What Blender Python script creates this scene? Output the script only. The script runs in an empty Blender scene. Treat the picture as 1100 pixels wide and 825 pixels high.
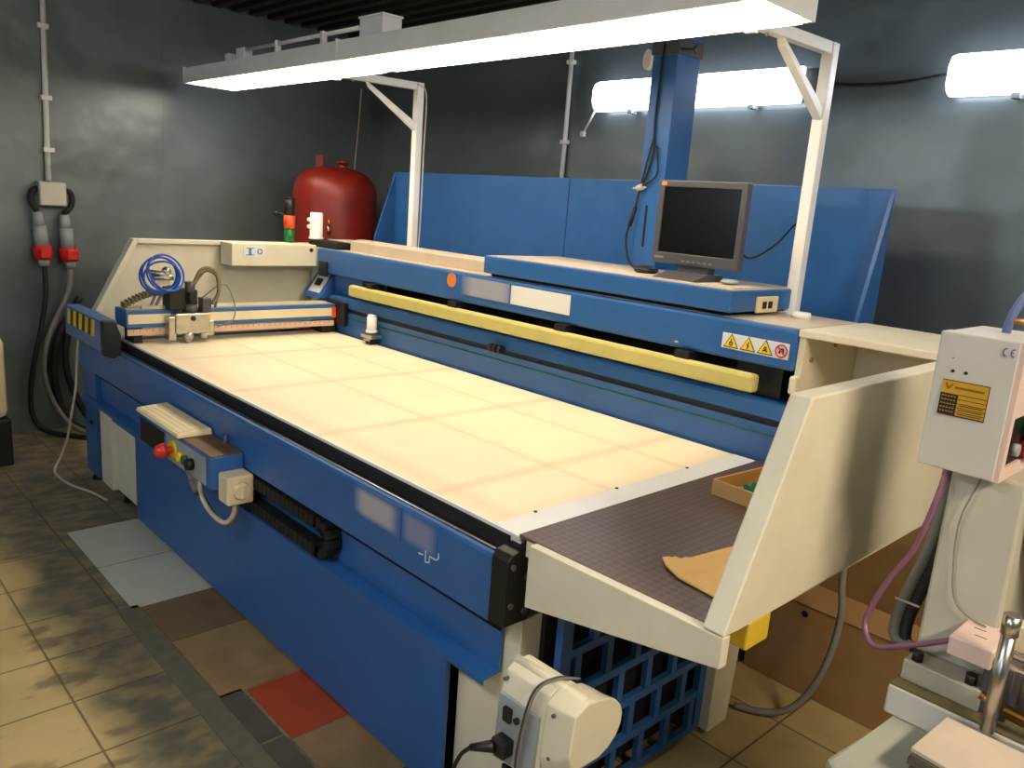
import bpy, bmesh, math, random
from mathutils import Vector, Matrix
random.seed(7)
PI = math.pi
SC = bpy.context.scene
COL = SC.collection

# ------------------------------------------------------------------ materials
def lin(c):
    return tuple(((v/255)/12.92 if v/255 <= .04045 else (((v/255)+.055)/1.055)**2.4) for v in c)

def mat(name, rgb, rough=.5, metal=0., var=.12, scale=9., bump=0., bscale=120., coat=0., rvar=0., spec=.5):
    m = bpy.data.materials.new(name); m.use_nodes = True
    nt = m.node_tree; N = nt.nodes; Lk = nt.links
    b = N['Principled BSDF']
    b.inputs['Roughness'].default_value = rough
    b.inputs['Metallic'].default_value = metal
    b.inputs['Specular IOR Level'].default_value = spec
    if coat: b.inputs['Coat Weight'].default_value = coat; b.inputs['Coat Roughness'].default_value = .15
    c = lin(rgb)
    tc = N.new('ShaderNodeTexCoord')
    nz = N.new('ShaderNodeTexNoise'); nz.inputs['Scale'].default_value = scale; nz.inputs['Detail'].default_value = 5
    Lk.new(tc.outputs['Object'], nz.inputs['Vector'])
    rp = N.new('ShaderNodeValToRGB')
    rp.color_ramp.elements[0].position = .3; rp.color_ramp.elements[1].position = .7
    rp.color_ramp.elements[0].color = (*[max(0, v*(1-var)) for v in c], 1)
    rp.color_ramp.elements[1].color = (*[min(1, v*(1+var)) for v in c], 1)
    Lk.new(nz.outputs['Fac'], rp.inputs['Fac']); Lk.new(rp.outputs['Color'], b.inputs['Base Color'])
    if rvar:
        mr = N.new('ShaderNodeMapRange'); mr.inputs['To Min'].default_value = max(.03, rough-rvar); mr.inputs['To Max'].default_value = rough+rvar
        Lk.new(nz.outputs['Fac'], mr.inputs['Value']); Lk.new(mr.outputs['Result'], b.inputs['Roughness'])
    if bump:
        n2 = N.new('ShaderNodeTexNoise'); n2.inputs['Scale'].default_value = bscale; n2.inputs['Detail'].default_value = 3
        Lk.new(tc.outputs['Object'], n2.inputs['Vector'])
        bp = N.new('ShaderNodeBump'); bp.inputs['Strength'].default_value = bump; bp.inputs['Distance'].default_value = .004
        Lk.new(n2.outputs['Fac'], bp.inputs['Height']); Lk.new(bp.outputs['Normal'], b.inputs['Normal'])
    return m

def emit(name, rgb, strength):
    m = bpy.data.materials.new(name); m.use_nodes = True
    b = m.node_tree.nodes['Principled BSDF']
    b.inputs['Base Color'].default_value = (.9, .9, .9, 1)
    b.inputs['Emission Color'].default_value = (*lin(rgb), 1)
    b.inputs['Emission Strength'].default_value = strength
    return m

M = {}
M['blue']   = mat('blue_paint', (46, 98, 160), .36, var=.07, bump=.08, bscale=260)
M['cream']  = mat('cream_paint', (224, 217, 192), .42, var=.04, bump=.06, bscale=240)
M['white']  = mat('white_enamel', (242, 242, 240), .35, var=.03)
M['ivory']  = mat('ivory_plastic', (226, 212, 176), .45, var=.05)
M['beige']  = mat('beige_metal', (205, 188, 165), .4, var=.06)
M['black']  = mat('black_plastic', (16, 16, 18), .5, var=.2)
M['rubber'] = mat('black_rubber', (22, 21, 21), .65, var=.2)
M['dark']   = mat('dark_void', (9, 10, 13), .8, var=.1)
M['greygun']= mat('gunmetal_plastic', (74, 72, 76), .4, var=.05)
M['screen'] = mat('dark_screen', (14, 16, 14), .22, var=.1)
M['steel']  = mat('brushed_steel', (190, 186, 178), .3, 1., var=.1, scale=30)
M['chrome'] = mat('chrome', (225, 220, 222), .12, 1., var=.03)
M['brass']  = mat('brass', (190, 150, 90), .28, 1., var=.1)
M['bumper'] = mat('yellow_bumper', (205, 192, 112), .55, var=.06)
M['peach']  = mat('scale_strip', (214, 176, 150), .5, var=.08)
M['yellow'] = mat('warning_yellow', (245, 205, 20), .5, var=.04)
M['plate']  = mat('yellow_plate', (206, 158, 24), .45, var=.06)
M['plateline'] = mat('plate_print', (30, 26, 18), .5)
M['plateprint'] = mat('plate_faint_print', (128, 92, 22), .5)
M['red']    = mat('tank_red', (128, 30, 22), .42, var=.16, scale=6, bump=.05)
M['plugred']= mat('plug_red', (205, 34, 28), .45, var=.06)
M['mush']   = mat('button_red', (200, 50, 36), .35)
M['green']  = mat('green_plastic', (20, 110, 52), .4)
M['orange'] = mat('orange_plastic', (222, 84, 30), .4)
M['orangelogo'] = mat('orange_print', (226, 130, 62), .5)
M['pgrey']  = mat('plug_grey', (150, 158, 160), .5)
M['cgrey']  = mat('cable_grey', (120, 118, 112), .55)
M['cwhite'] = mat('cable_white', (200, 190, 170), .5)
M['hgrey']  = mat('hose_grey', (130, 130, 116), .5)
M['purple'] = mat('purple_tube', (128, 84, 108), .3, spec=.6)
M['bluetube'] = mat('blue_air_tube', (24, 82, 190), .35)
M['palblue']= mat('pale_blue_hose', (108, 124, 170), .35)
M['card']   = mat('brown_cardboard', (152, 118, 74), .85, var=.08, scale=14, bump=.1)
M['cardlt'] = mat('tan_cardboard', (206, 164, 100), .8, var=.05, scale=14)
M['cardyel']= mat('yellow_card', (232, 188, 116), .8, var=.05, scale=14)
M['foam']   = mat('yellow_block', (214, 180, 44), .7, var=.06)
M['pressgrey'] = mat('grey_green_cast_paint', (176, 172, 154), .5, var=.09, scale=7, bump=.08)
M['cabgrey']= mat('light_grey_cabinet', (206, 202, 192), .45, var=.03)
M['olive']  = mat('dirty_olive_metal', (112, 102, 70), .6, var=.2)
M['pinkw']  = mat('pale_plastic_block', (222, 196, 184), .5, var=.04)
M['benchtop'] = mat('pale_green_bench', (168, 172, 156), .45, var=.06)
M['sheet']  = mat('grey_board_sheet', (206, 190, 172), .7, var=.07)
M['sheetdk']= mat('dark_board_sheet', (98, 92, 72), .7, var=.12)
M['teal']   = mat('teal_plastic', (40, 132, 112), .4)
M['cebl']   = mat('ce_print', (88, 88, 160), .5)
M['signred']= mat('sign_red', (214, 60, 52), .5)
M['stickb'] = mat('sticker_blue_print', (90, 128, 180), .5)
M['stickw'] = mat('sticker_white', (222, 226, 226), .5, var=.02)
M['wood']   = mat('walnut_wood', (104, 70, 44), .55, var=.2)

def bed_material():
    m = mat('worn_plywood_bed', (249, 236, 200), .5, var=.05, scale=3)
    nt = m.node_tree; N = nt.nodes; Lk = nt.links; b = N['Principled BSDF']
    ramp = [n for n in N if n.type == 'VALTORGB'][0]; tc = [n for n in N if n.type == 'TEX_COORD'][0]
    sep = N.new('ShaderNodeSeparateXYZ'); Lk.new(tc.outputs['Object'], sep.inputs[0])
    cur = ramp.outputs['Color']
    # faint worn joints: bands across the bed and along it
    def band(axis, pos, half, amt, colr):
        nonlocal cur
        s = N.new('ShaderNodeMath'); s.operation = 'SUBTRACT'; Lk.new(sep.outputs[axis], s.inputs[0]); s.inputs[1].default_value = pos
        a = N.new('ShaderNodeMath'); a.operation = 'ABSOLUTE'; Lk.new(s.outputs[0], a.inputs[0])
        r = N.new('ShaderNodeMapRange'); r.inputs['From Min'].default_value = 0; r.inputs['From Max'].default_value = half
        r.inputs['To Min'].default_value = amt; r.inputs['To Max'].default_value = 0; Lk.new(a.outputs[0], r.inputs['Value'])
        mx = N.new('ShaderNodeMix'); mx.data_type = 'RGBA'; Lk.new(r.outputs[0], mx.inputs[0]); Lk.new(cur, mx.inputs[6])
        mx.inputs[7].default_value = (*lin(colr), 1); cur = mx.outputs[2]
    for p in (-.98, -.33, .33, .95): band(0, p, .04, .34, (205, 170, 115))
    for p in (-.17, .2): band(1, p, .024, .3, (210, 176, 120))
    band(1, .56, .12, .55, (240, 208, 172)); band(1, -.56, .07, .5, (240, 208, 172)); band(0, 1.33, .2, .55, (236, 200, 158))
    Lk.new(cur, b.inputs['Base Color'])
    return m
M['bed'] = bed_material()

def mat_material():
    m = mat('brown_ribbed_rubber', (108, 88, 79), .36, var=.16, scale=5)
    nt = m.node_tree; N = nt.nodes; Lk = nt.links; b = N['Principled BSDF']
    tc = [n for n in N if n.type == 'TEX_COORD'][0]
    mp = N.new('ShaderNodeMapping'); mp.inputs['Rotation'].default_value = (0, 0, .78); mp.inputs['Scale'].default_value = (62, 62, 62)
    Lk.new(tc.outputs['Object'], mp.inputs[0])
    ck = N.new('ShaderNodeTexChecker'); ck.inputs['Scale'].default_value = 1.; Lk.new(mp.outputs[0], ck.inputs['Vector'])
    bp = N.new('ShaderNodeBump'); bp.inputs['Strength'].default_value = .6; bp.inputs['Distance'].default_value = .002
    Lk.new(ck.outputs['Fac'], bp.inputs['Height']); Lk.new(bp.outputs['Normal'], b.inputs['Normal'])
    ramp = [n for n in N if n.type == 'VALTORGB'][0]
    mx = N.new('ShaderNodeMix'); mx.data_type = 'RGBA'; mx.blend_type = 'MULTIPLY'; mx.inputs[0].default_value = .45
    Lk.new(ramp.outputs['Color'], mx.inputs[6]); Lk.new(ck.outputs['Color'], mx.inputs[7]); Lk.new(mx.outputs[2], b.inputs['Base Color'])
    return m
M['mat'] = mat_material()

def wall_material():
    m = mat('dark_painted_sheet_wall', (112, 122, 126), .36, var=.25, scale=1.3, rvar=.14, bump=.5, bscale=2.6)
    [n for n in m.node_tree.nodes if n.type == 'BUMP'][0].inputs['Distance'].default_value = .03
    nt = m.node_tree; N = nt.nodes; Lk = nt.links; b = N['Principled BSDF']
    b.inputs['Metallic'].default_value = .45
    return m
M['wall'] = wall_material()
M['ceil'] = mat('dark_ribbed_ceiling', (44, 40, 34), .6, var=.15)

def floor_material():
    m = bpy.data.materials.new('dirty_tile_floor'); m.use_nodes = True
    nt = m.node_tree; N = nt.nodes; Lk = nt.links; b = N['Principled BSDF']; b.inputs['Roughness'].default_value = .5
    tc = N.new('ShaderNodeTexCoord'); sep = N.new('ShaderNodeSeparateXYZ'); Lk.new(tc.outputs['Object'], sep.inputs[0])
    def math_(op, a, c=None, clamp=False):
        n = N.new('ShaderNodeMath'); n.operation = op; n.use_clamp = clamp
        for i, v in enumerate((a, c)):
            if v is None: continue
            if isinstance(v, (int, float)): n.inputs[i].default_value = v
            else: Lk.new(v, n.inputs[i])
        return n.outputs[0]
    def rng(v, f0, f1, t0, t1):
        n = N.new('ShaderNodeMapRange'); n.inputs['From Min'].default_value = f0; n.inputs['From Max'].default_value = f1
        n.inputs['To Min'].default_value = t0; n.inputs['To Max'].default_value = t1; Lk.new(v, n.inputs['Value']); return n.outputs[0]
    def noise(s, d=4, sc=None):
        n = N.new('ShaderNodeTexNoise'); n.inputs['Scale'].default_value = s; n.inputs['Detail'].default_value = d
        if sc:
            mp = N.new('ShaderNodeMapping'); mp.inputs['Scale'].default_value = sc; Lk.new(tc.outputs['Object'], mp.inputs[0]); Lk.new(mp.outputs[0], n.inputs['Vector'])
        else: Lk.new(tc.outputs['Object'], n.inputs['Vector'])
        return n.outputs['Fac']
    def mix(f, a, c):
        n = N.new('ShaderNodeMix'); n.data_type = 'RGBA'
        if isinstance(f, (int, float)): n.inputs[0].default_value = f
        else: Lk.new(f, n.inputs[0])
        for i, v in ((6, a), (7, c)):
            if isinstance(v, tuple): n.inputs[i].default_value = (*lin(v), 1)
            else: Lk.new(v, n.inputs[i])
        return n.outputs[2]
    P = .293
    def lines(axis, off):
        f = math_('FRACT', math_('DIVIDE', math_('SUBTRACT', sep.outputs[axis], off - 100*P), P))
        d = math_('ABSOLUTE', math_('SUBTRACT', f, .5))       # .5 at a joint
        return rng(d, .482, .494, 0, 1)
    joint = math_('MAXIMUM', lines(0, -2.79), lines(1, .603))
    base = mix(rng(noise(3.), .35, .65, 0, 1), (170, 150, 104), (188, 166, 116))
    # trodden dirt: a band along the machine's front, breaking up towards the viewer
    y = sep.outputs[1]
    n1 = noise(2.6, 6); n2 = noise(14, 5, (1, .6, 1))
    yy = math_('ADD', y, math_('MULTIPLY', math_('SUBTRACT', n1, .5), .55))
    d1 = rng(yy, .62, .74, 0, 1); d2 = rng(y, 1.3, 1.4, 1, 0)
    dirt = math_('MULTIPLY', d1, d2)
    fine = rng(n2, .42, .6, 0, 1)
    dirt = math_('MULTIPLY', dirt, rng(fine, 0, 1, .62, .95), True)
    scuff = math_('MULTIPLY', rng(noise(7, 6, (1.6, .8, 1)), .56, .66, 0, .75), rng(y, .3, .6, .45, 1), True)
    scuff = math_('MULTIPLY', scuff, rng(y, 1.3, 1.5, 1, .12), True)
    col = mix(scuff, base, (104, 92, 76))
    col = mix(dirt, col, (90, 90, 78))
    col = mix(math_('MULTIPLY', joint, .8), col, (78, 68, 50))
    Lk.new(col, b.inputs['Base Color'])
    bp = N.new('ShaderNodeBump'); bp.inputs['Strength'].default_value = .4; bp.inputs['Distance'].default_value = .003; bp.invert = True
    Lk.new(joint, bp.inputs['Height']); Lk.new(bp.outputs['Normal'], b.inputs['Normal'])
    return m
M['floor'] = floor_material()
M['twhite'] = mat('pale_tile', (186, 188, 172), .4, var=.06, scale=5)
M['tbrown'] = mat('brown_tile', (112, 92, 62), .5, var=.2, scale=9)
M['ttan']   = mat('tan_tile', (140, 116, 80), .5, var=.18, scale=9)
M['tred']   = mat('red_tile', (158, 66, 36), .5, var=.1, scale=9)
M['tgrey']  = mat('charcoal_tile', (82, 78, 68), .5, var=.15, scale=12)
M['tgap']   = mat('grey_mortar', (98, 96, 78), .7, var=.15, scale=20)

def soft_print(name, base, ink, cx, hx, cz, hz):
    """worn, smudged print: ink fading out at the rim of its patch (object coords x,z)"""
    m = bpy.data.materials.new(name); m.use_nodes = True
    nt = m.node_tree; N = nt.nodes; Lk = nt.links; b = N['Principled BSDF']; b.inputs['Roughness'].default_value = .45
    tc = N.new('ShaderNodeTexCoord'); mp = N.new('ShaderNodeMapping')
    mp.inputs['Location'].default_value = (-cx/hx, 0, -cz/hz); mp.inputs['Scale'].default_value = (1/hx, 0, 1/hz)
    Lk.new(tc.outputs['Object'], mp.inputs[0])
    g = N.new('ShaderNodeVectorMath'); g.operation = 'ABSOLUTE'; Lk.new(mp.outputs[0], g.inputs[0])
    s = N.new('ShaderNodeSeparateXYZ'); Lk.new(g.outputs[0], s.inputs[0])
    outs = []
    for i in (0, 2):
        r = N.new('ShaderNodeMapRange'); r.interpolation_type = 'SMOOTHSTEP'
        r.inputs['From Min'].default_value = .45; r.inputs['From Max'].default_value = 1; r.inputs['To Min'].default_value = 1; r.inputs['To Max'].default_value = 0
        Lk.new(s.outputs[i], r.inputs['Value']); outs.append(r.outputs[0])
    mu = N.new('ShaderNodeMath'); mu.operation = 'MULTIPLY'; Lk.new(outs[0], mu.inputs[0]); Lk.new(outs[1], mu.inputs[1])
    mx = N.new('ShaderNodeMix'); mx.data_type = 'RGBA'; Lk.new(mu.outputs[0], mx.inputs[0])
    mx.inputs[6].default_value = (*lin(base), 1); mx.inputs[7].default_value = (*lin(ink), 1)
    Lk.new(mx.outputs[2], b.inputs['Base Color'])
    return m

LAMP = 10.
M['glow'] = emit('warm_diffuser', (255, 237, 208), LAMP)
M['glowcool'] = emit('cool_diffuser', (236, 244, 255), 7.)

# ------------------------------------------------------------------ mesh helpers
class B:
    def __init__(s): s.bm = bmesh.new()
    def hexa(s, c, bev=0.):
        v = [s.bm.verts.new(p) for p in c]
        f = [s.bm.faces.new([v[i] for i in q]) for q in ((0,3,2,1),(4,5,6,7),(0,1,5,4),(1,2,6,5),(2,3,7,6),(3,0,4,7))]
        if bev:
            es = {e for q in f for e in q.edges}
            r = bmesh.ops.bevel(s.bm, geom=list(es), offset=bev, segments=2, affect='EDGES', profile=.5)
        return s
    def box(s, x0, x1, y0, y1, z0, z1, bev=0.):
        return s.hexa([(x0,y0,z0),(x1,y0,z0),(x1,y1,z0),(x0,y1,z0),(x0,y0,z1),(x1,y0,z1),(x1,y1,z1),(x0,y1,z1)], bev)
    def prism(s, poly, axis, a0, a1, bev=0.):
        def P(u, w, a): return ((a,u,w),(u,a,w),(u,w,a))['xyz'.index(axis)]
        lo = [s.bm.verts.new(P(u, w, a0)) for u, w in poly]; hi = [s.bm.verts.new(P(u, w, a1)) for u, w in poly]
        n = len(poly); fs = [s.bm.faces.new(lo), s.bm.faces.new(hi[::-1])]
        for i in range(n):
            j = (i+1) % n; fs.append(s.bm.faces.new((lo[i], hi[i], hi[j], lo[j])))
        if bev:
            es = {e for q in fs for e in q.edges}
            bmesh.ops.bevel(s.bm, geom=list(es), offset=bev, segments=2, affect='EDGES', profile=.5)
        return s
    def cyl(s, p0, p1, r0, r1=None, n=20, cap=True):
        r1 = r0 if r1 is None else r1
        p0, p1 = Vector(p0), Vector(p1); d = (p1-p0).normalized()
        a = d.orthogonal().normalized(); c = d.cross(a)
        A = [s.bm.verts.new(p0+(a*math.cos(t)+c*math.sin(t))*r0) for t in (2*PI*i/n for i in range(n))]
        Z = [s.bm.verts.new(p1+(a*math.cos(t)+c*math.sin(t))*r1) for t in (2*PI*i/n for i in range(n))]
        for i in range(n):
            f = s.bm.faces.new((A[i], A[(i+1)%n], Z[(i+1)%n], Z[i])); f.smooth = True
        if cap: s.bm.faces.new(A[::-1]); s.bm.faces.new(Z)
        return s
    def lathe(s, prof, cx, cy, n=32):
        rings = []
        for r, z in prof:
            if r < 1e-5: rings.append([s.bm.verts.new((cx, cy, z))])
            else: rings.append([s.bm.verts.new((cx+r*math.cos(2*PI*i/n), cy+r*math.sin(2*PI*i/n), z)) for i in range(n)])
        for A, Z in zip(rings, rings[1:]):
            for i in range(n):
                j = (i+1) % n
                if len(A) == 1 and len(Z) == 1: continue
                if len(A) == 1: f = s.bm.faces.new((A[0], Z[j], Z[i]))
                elif len(Z) == 1: f = s.bm.faces.new((A[i], A[j], Z[0]))
                else: f = s.bm.faces.new((A[i], A[j], Z[j], Z[i]))
                f.smooth = True
        if len(rings[0]) > 1: s.bm.faces.new(rings[0][::-1])
        if len(rings[-1]) > 1: s.bm.faces.new(rings[-1])
        return s
    def tube(s, pts, r, n=10, sub=6, rib=0., smooth=True):
        P = [Vector(p) for p in pts]; Q = []
        if smooth and len(P) > 2:
            E = [P[0]*2-P[1]] + P + [P[-1]*2-P[-2]]
            for i in range(1, len(E)-2):
                for k in range(sub):
                    t = k/sub; a, b_, c, d = E[i-1], E[i], E[i+1], E[i+2]
                    Q.append(.5*((2*b_)+(c-a)*t+(2*a-5*b_+4*c-d)*t*t+(3*b_-a-3*c+d)*t**3))
            Q.append(P[-1])
        else: Q = P
        T = [(Q[min(i+1, len(Q)-1)]-Q[max(i-1, 0)]).normalized() for i in range(len(Q))]
        a = T[0].orthogonal().normalized(); rings = []
        for i, q in enumerate(Q):
            a = (a-T[i]*a.dot(T[i])).normalized(); c = T[i].cross(a)
            rr = r*(1+rib*(i % 2))
            rings.append([s.bm.verts.new(q+(a*math.cos(2*PI*k/n)+c*math.sin(2*PI*k/n))*rr) for k in range(n)])
        for A, Z in zip(rings, rings[1:]):
            for k in range(n):
                f = s.bm.faces.new((A[k], A[(k+1)%n], Z[(k+1)%n], Z[k])); f.smooth = True
        s.bm.faces.new(rings[0][::-1]); s.bm.faces.new(rings[-1])
        return s
    def torus(s, c, nrm, R, r, n=32, m=8, a0=0., a1=2*PI):
        c = Vector(c); d = Vector(nrm).normalized(); a = d.orthogonal().normalized(); b_ = d.cross(a)
        k = n if a1-a0 >= 2*PI-1e-4 else n+1; rings = []
        for i in range(k):
            t = a0+(a1-a0)*i/n; u = a*math.cos(t)+b_*math.sin(t)
            rings.append([s.bm.verts.new(c+u*(R+r*math.cos(2*PI*j/m))+d*r*math.sin(2*PI*j/m)) for j in range(m)])
        for i in range(n):
            A, Z = rings[i], rings[(i+1) % k]
            for j in range(m):
                f = s.bm.faces.new((A[j], Z[j], Z[(j+1)%m], A[(j+1)%m])); f.smooth = True
        return s
    def sphere(s, c, r, sz=1.):
        g = bmesh.ops.create_uvsphere(s.bm, u_segments=20, v_segments=12, radius=r)
        for v in g['verts']: v.co = Vector((v.co.x, v.co.y, v.co.z*sz))+Vector(c)
        for v in g['verts']:
            for f in v.link_faces: f.smooth = True
        return s

ROOT = {}
def origin_of(o):
    while o.parent: o = o.parent
    return ROOT[o.name]
def obj(name, b, m, parent=None, label=None):
    bm = b.bm if isinstance(b, B) else b
    bmesh.ops.recalc_face_normals(bm, faces=bm.faces)
    me = bpy.data.meshes.new(name)
    if parent: off = origin_of(parent)
    else:
        xs = [v.co for v in bm.verts]
        off = Vector(((min(v.x for v in xs)+max(v.x for v in xs))/2, (min(v.y for v in xs)+max(v.y for v in xs))/2, min(v.z for v in xs)))
    bmesh.ops.translate(bm, verts=bm.verts, vec=-off)
    bm.to_mesh(me); bm.free(); me.materials.append(m)
    o = bpy.data.objects.new(name, me); COL.objects.link(o)
    if parent: o.parent = parent
    else: o.location = off; ROOT[o.name] = off
    if label: o['label'] = label
    return o
def tag(o, label, cat, group=None):
    o['label'] = label; o['category'] = cat
    if group: o['group'] = group
    return o
def thing(name, label, cat, loc, group=None):
    o = bpy.data.objects.new(name, None); COL.objects.link(o); o.location = loc; o.empty_display_size = .1
    ROOT[o.name] = Vector(loc)
    return tag(o, label, cat, group)
def struct(name, b, m, parent=None):
    bm = b.bm
    o = obj(name, b, m, parent) if parent else None
    if o is None:
        bmesh.ops.recalc_face_normals(bm, faces=bm.faces)
        me = bpy.data.meshes.new(name); bm.to_mesh(me); bm.free(); me.materials.append(m)
        o = bpy.data.objects.new(name, me); COL.objects.link(o); ROOT[o.name] = Vector((0, 0, 0))
    o['kind'] = 'structure'
    return o

# ------------------------------------------------------------------ the room
XL, XR, YB, YF, ZC = -5.6, 2.6, 3.62, -2.6, 2.8
floor = struct('floor', B().box(XL, XR, YF, YB, -.1, 0), M['floor'])
struct('wall_left', B().box(XL-.1, XL, YF-.1, YB+.1, -.1, ZC+.1), M['wall'])
struct('wall_back', B().box(XL, XR, YB, YB+.1, -.1, ZC+.1), M['wall'])
struct('wall_right', B().box(XR, XR+.1, YF-.1, YB+.1, -.1, ZC+.1), M['wall'])
struct('wall_front', B().box(XL, XR, YF-.1, YF, -.1, ZC+.1), M['wall'])
cb = B().box(XL, XR, YF, YB, ZC, ZC+.1)
yy = YF+.05
while yy < YB-.05:
    cb.box(XL, XR, yy, yy+.05, ZC-.03, ZC); yy += .13
struct('ceiling', cb, M['ceil'])
# sheet joints on the walls
struct('trim_1', B().box(-5.6, -5.598, 2.05, 2.075, 0, ZC), M['wall'])
# odd tiles let into the floor along the machine's front
def tiles(name, m, rects):
    for x0, x1, y0, y1 in rects:
        struct(name, B().box(x0, x1, y0, y1, -.02, .003), m, floor)
tiles('mortar_strip', M['tgap'], [(-3.0, -1.3, .885, .964)])
tiles('pale_tile', M['twhite'], [(-3.845, -3.412, .938, 1.3), (-3.40, -2.98, .938, 1.3)])
tiles('brown_tile', M['tbrown'], [(-2.97, -2.665, .968, 1.3)])
tiles('tan_tile', M['ttan'], [(-2.66, -2.245, .968, 1.3), (-1.92, -1.62, 1.05, 1.3)])
tiles('red_tile', M['tred'], [(-2.235, -1.93, 1.052, 1.3)])
tiles('charcoal_tile', M['tgrey'], [(-2.255, -1.965, .965, 1.04), (-1.955, -1.66, .965, 1.04)])

# ------------------------------------------------------------------ the cutting machine
mc = thing('cutting_machine', 'large blue and cream flatbed cutting machine with long pale bed across the room', 'cutting machine', (-2.55, 1.9, 0))
def part(name, b, m, parent=mc, label=None): return obj(name, b, m, parent, label)
# bed
part('bed', B().box(-4.05, -1.352, 1.285, 2.385, .80, .85), M['bed'], label='pale worn cutting bed')
bed = bpy.data.objects['bed']
part('edge_strip', B().box(-1.35, -1.257, 1.285, 2.385, .80, .852, .002), M['white'], label='white metal strip at the bed end')
part('edge_strip', B().box(-4.05, -1.257, 1.276, 1.284, .843, .852), M['white'])
part('channel_wall', B().box(-4.6, -1.292, 1.2725, 1.2835, .74, .842), M['rubber'])
for yq in (1.42, 1.75, 2.1): part('screw', B().cyl((-1.345, yq, .852), (-1.345, yq, .8545), .005, n=8), M['rubber'])
# front rail
part('front_rail', B().prism([(1.225,.63),(1.225,.795),(1.231,.804),(1.245,.804),(1.245,.63)], 'x', -4.62, -1.29), M['blue'])
part('rail_channel', B().box(-4.62, -1.29, 1.2455, 1.272, .74, .795), M['rubber'])
part('guide_rail', B().cyl((-4.5, 1.259, .80), (-1.3, 1.259, .80), .005), M['steel'])
part('end_cap', B().prism([(1.222,.635),(1.222,.805),(1.235,.82),(1.34,.838),(1.34,.70),(1.30,.635)], 'x', -1.289, -1.232, .003), M['black'])
for yq, zq in ((1.238,.79),(1.238,.69),(1.285,.665),(1.285,.755)): part('bolt', B().cyl((-1.232, yq, zq), (-1.226, yq, zq), .008, n=8), M['greygun'])
# apron below the rail with its ledge
ap = part('apron', B().prism([(1.275,.81),(1.275,.475),(1.222,.468),(1.222,.452),(1.227,.452),(1.227,.463),(1.285,.468),(1.285,.81)], 'x', -4.62, -1.2905), M['blue'])
part('groove_strip', B().box(-4.62, -1.2905, 1.271, 1.2755, .585, .608), M['dark'])
part('front_panel', B().box(-3.83, -1.455, 1.242, 1.258, .015, .455, .002), M['blue'])
# print on the rail: two smudged patches and an outlined mark
o_ = ROOT[mc.name]
part('printed_mark', B().box(-1.90, -1.66, 1.2235, 1.2249, .70, .80), soft_print('smudged_print_wide', (46, 98, 160), (176, 172, 176), -1.785-o_.x, .125, .752, .05), label='smudged white print on the blue rail')
part('printed_mark', B().box(-1.655, -1.50, 1.2235, 1.2249, .695, .80), soft_print('smudged_print_small', (46, 98, 160), (130, 136, 170), -1.58-o_.x, .085, .752, .05))
lm = B()
def stroke(b, pts, w, y):
    for (x0, z0), (x1, z1) in zip(pts, pts[1:]):
        d = Vector((x1-x0, z1-z0)).normalized(); nx, nz = -d.y*w, d.x*w
        b.prism([(x0-nx, z0-nz), (x1-nx, z1-nz), (x1+nx, z1+nz), (x0+nx, z0+nz)], 'y', y, y+.001)
stroke(lm, [(-1.545,.718),(-1.545,.685),(-1.528,.69),(-1.528,.708),(-1.50,.708),(-1.49,.716),(-1.492,.73)], .0018, 1.2225)
stroke(lm, [(-1.575,.70),(-1.555,.702)], .0022, 1.2225)
part('outlined_mark', lm, M['stickw'], label='small white outlined letter mark')
# left end : blue leg, cream cupboard under the bed
part('leg', B().box(-4.62, -4.42, 1.245, 1.30, .035, .63, .003), M['blue'])
part('leg', B().box(-4.62, -4.42, 2.3, 2.40, .035, .80, .003), M['blue'])
part('cross_rail', B().box(-4.62, -3.83, 1.243, 1.262, .42, .47), M['blue'])
part('knob', B().cyl((-4.5, 1.245, .33), (-4.5, 1.235, .33), .012), M['black'])
for p_ in ((-4.52, 1.27), (-4.52, 2.35)): part('foot', B().cyl((p_[0], p_[1], 0), (p_[0], p_[1], .04), .03, .018), M['rubber'])
part('post', B().box(-4.33, -4.16, 1.235, 1.31, .05, .44, .003), M['cream'])
dr = part('cupboard_door', B().box(-4.16, -3.835, 1.262, 1.285, .05, .455, .003), M['cream'])
part('door_panel', B().box(-4.10, -3.87, 1.258, 1.2615, .08, .44, .002), M['cream'], dr)
for p_ in ((-4.1, 1.30), (-2.6, 1.34), (-1.35, 1.30), (-1.3, 2.3), (-4.1, 2.3)): part('foot', B().cyl((p_[0], p_[1], 0), (p_[0], p_[1], .06), .035, .018), M['rubber'])
part('interior_shade', B().box(-4.35, -1.22, 1.36, 2.34, .05, .79), M['dark'])  # near-black block, paints the shade inside the base behind the grille
# right end : cream post, grille, rear leg
part('post', B().box(-1.46, -1.235, 1.29, 1.378, .05, .633, .004), M['cream'])
gr = B(); gx0, gx1 = -1.195, -1.175; gy0, gy1, gz0, gz1 = 1.385, 2.085, .03, .77
rows = 6; rh = (gz1-gz0)/rows
for r in range(rows+1):
    gr.box(gx0, gx1, gy0, gy1, gz0+r*rh-.012, gz0+r*rh+.012)
for r in range(rows):
    off = (r % 2)*.065; yq = gy0+off
    while yq < gy1:
        gr.box(gx0+.001, gx1-.001, max(gy0, yq-.012), min(gy1, yq+.012), gz0+r*rh+.011, gz0+(r+1)*rh-.011); yq += .13
gr.box(gx0, gx1+.002, gy0-.01, gy0+.03, gz0, gz1+.02).box(gx0, gx1+.002, gy1-.03, gy1+.01, gz0, gz1+.02)
part('grille', gr, M['blue'], label='blue metal grille with rows of openings')
part('leg', B().prism([(2.09,.02),(2.20,.02),(2.22,.35),(2.42,.80),(2.42,.86),(2.09,.86)], 'x', -1.20, -1.14, .004), M['cream'])
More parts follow.
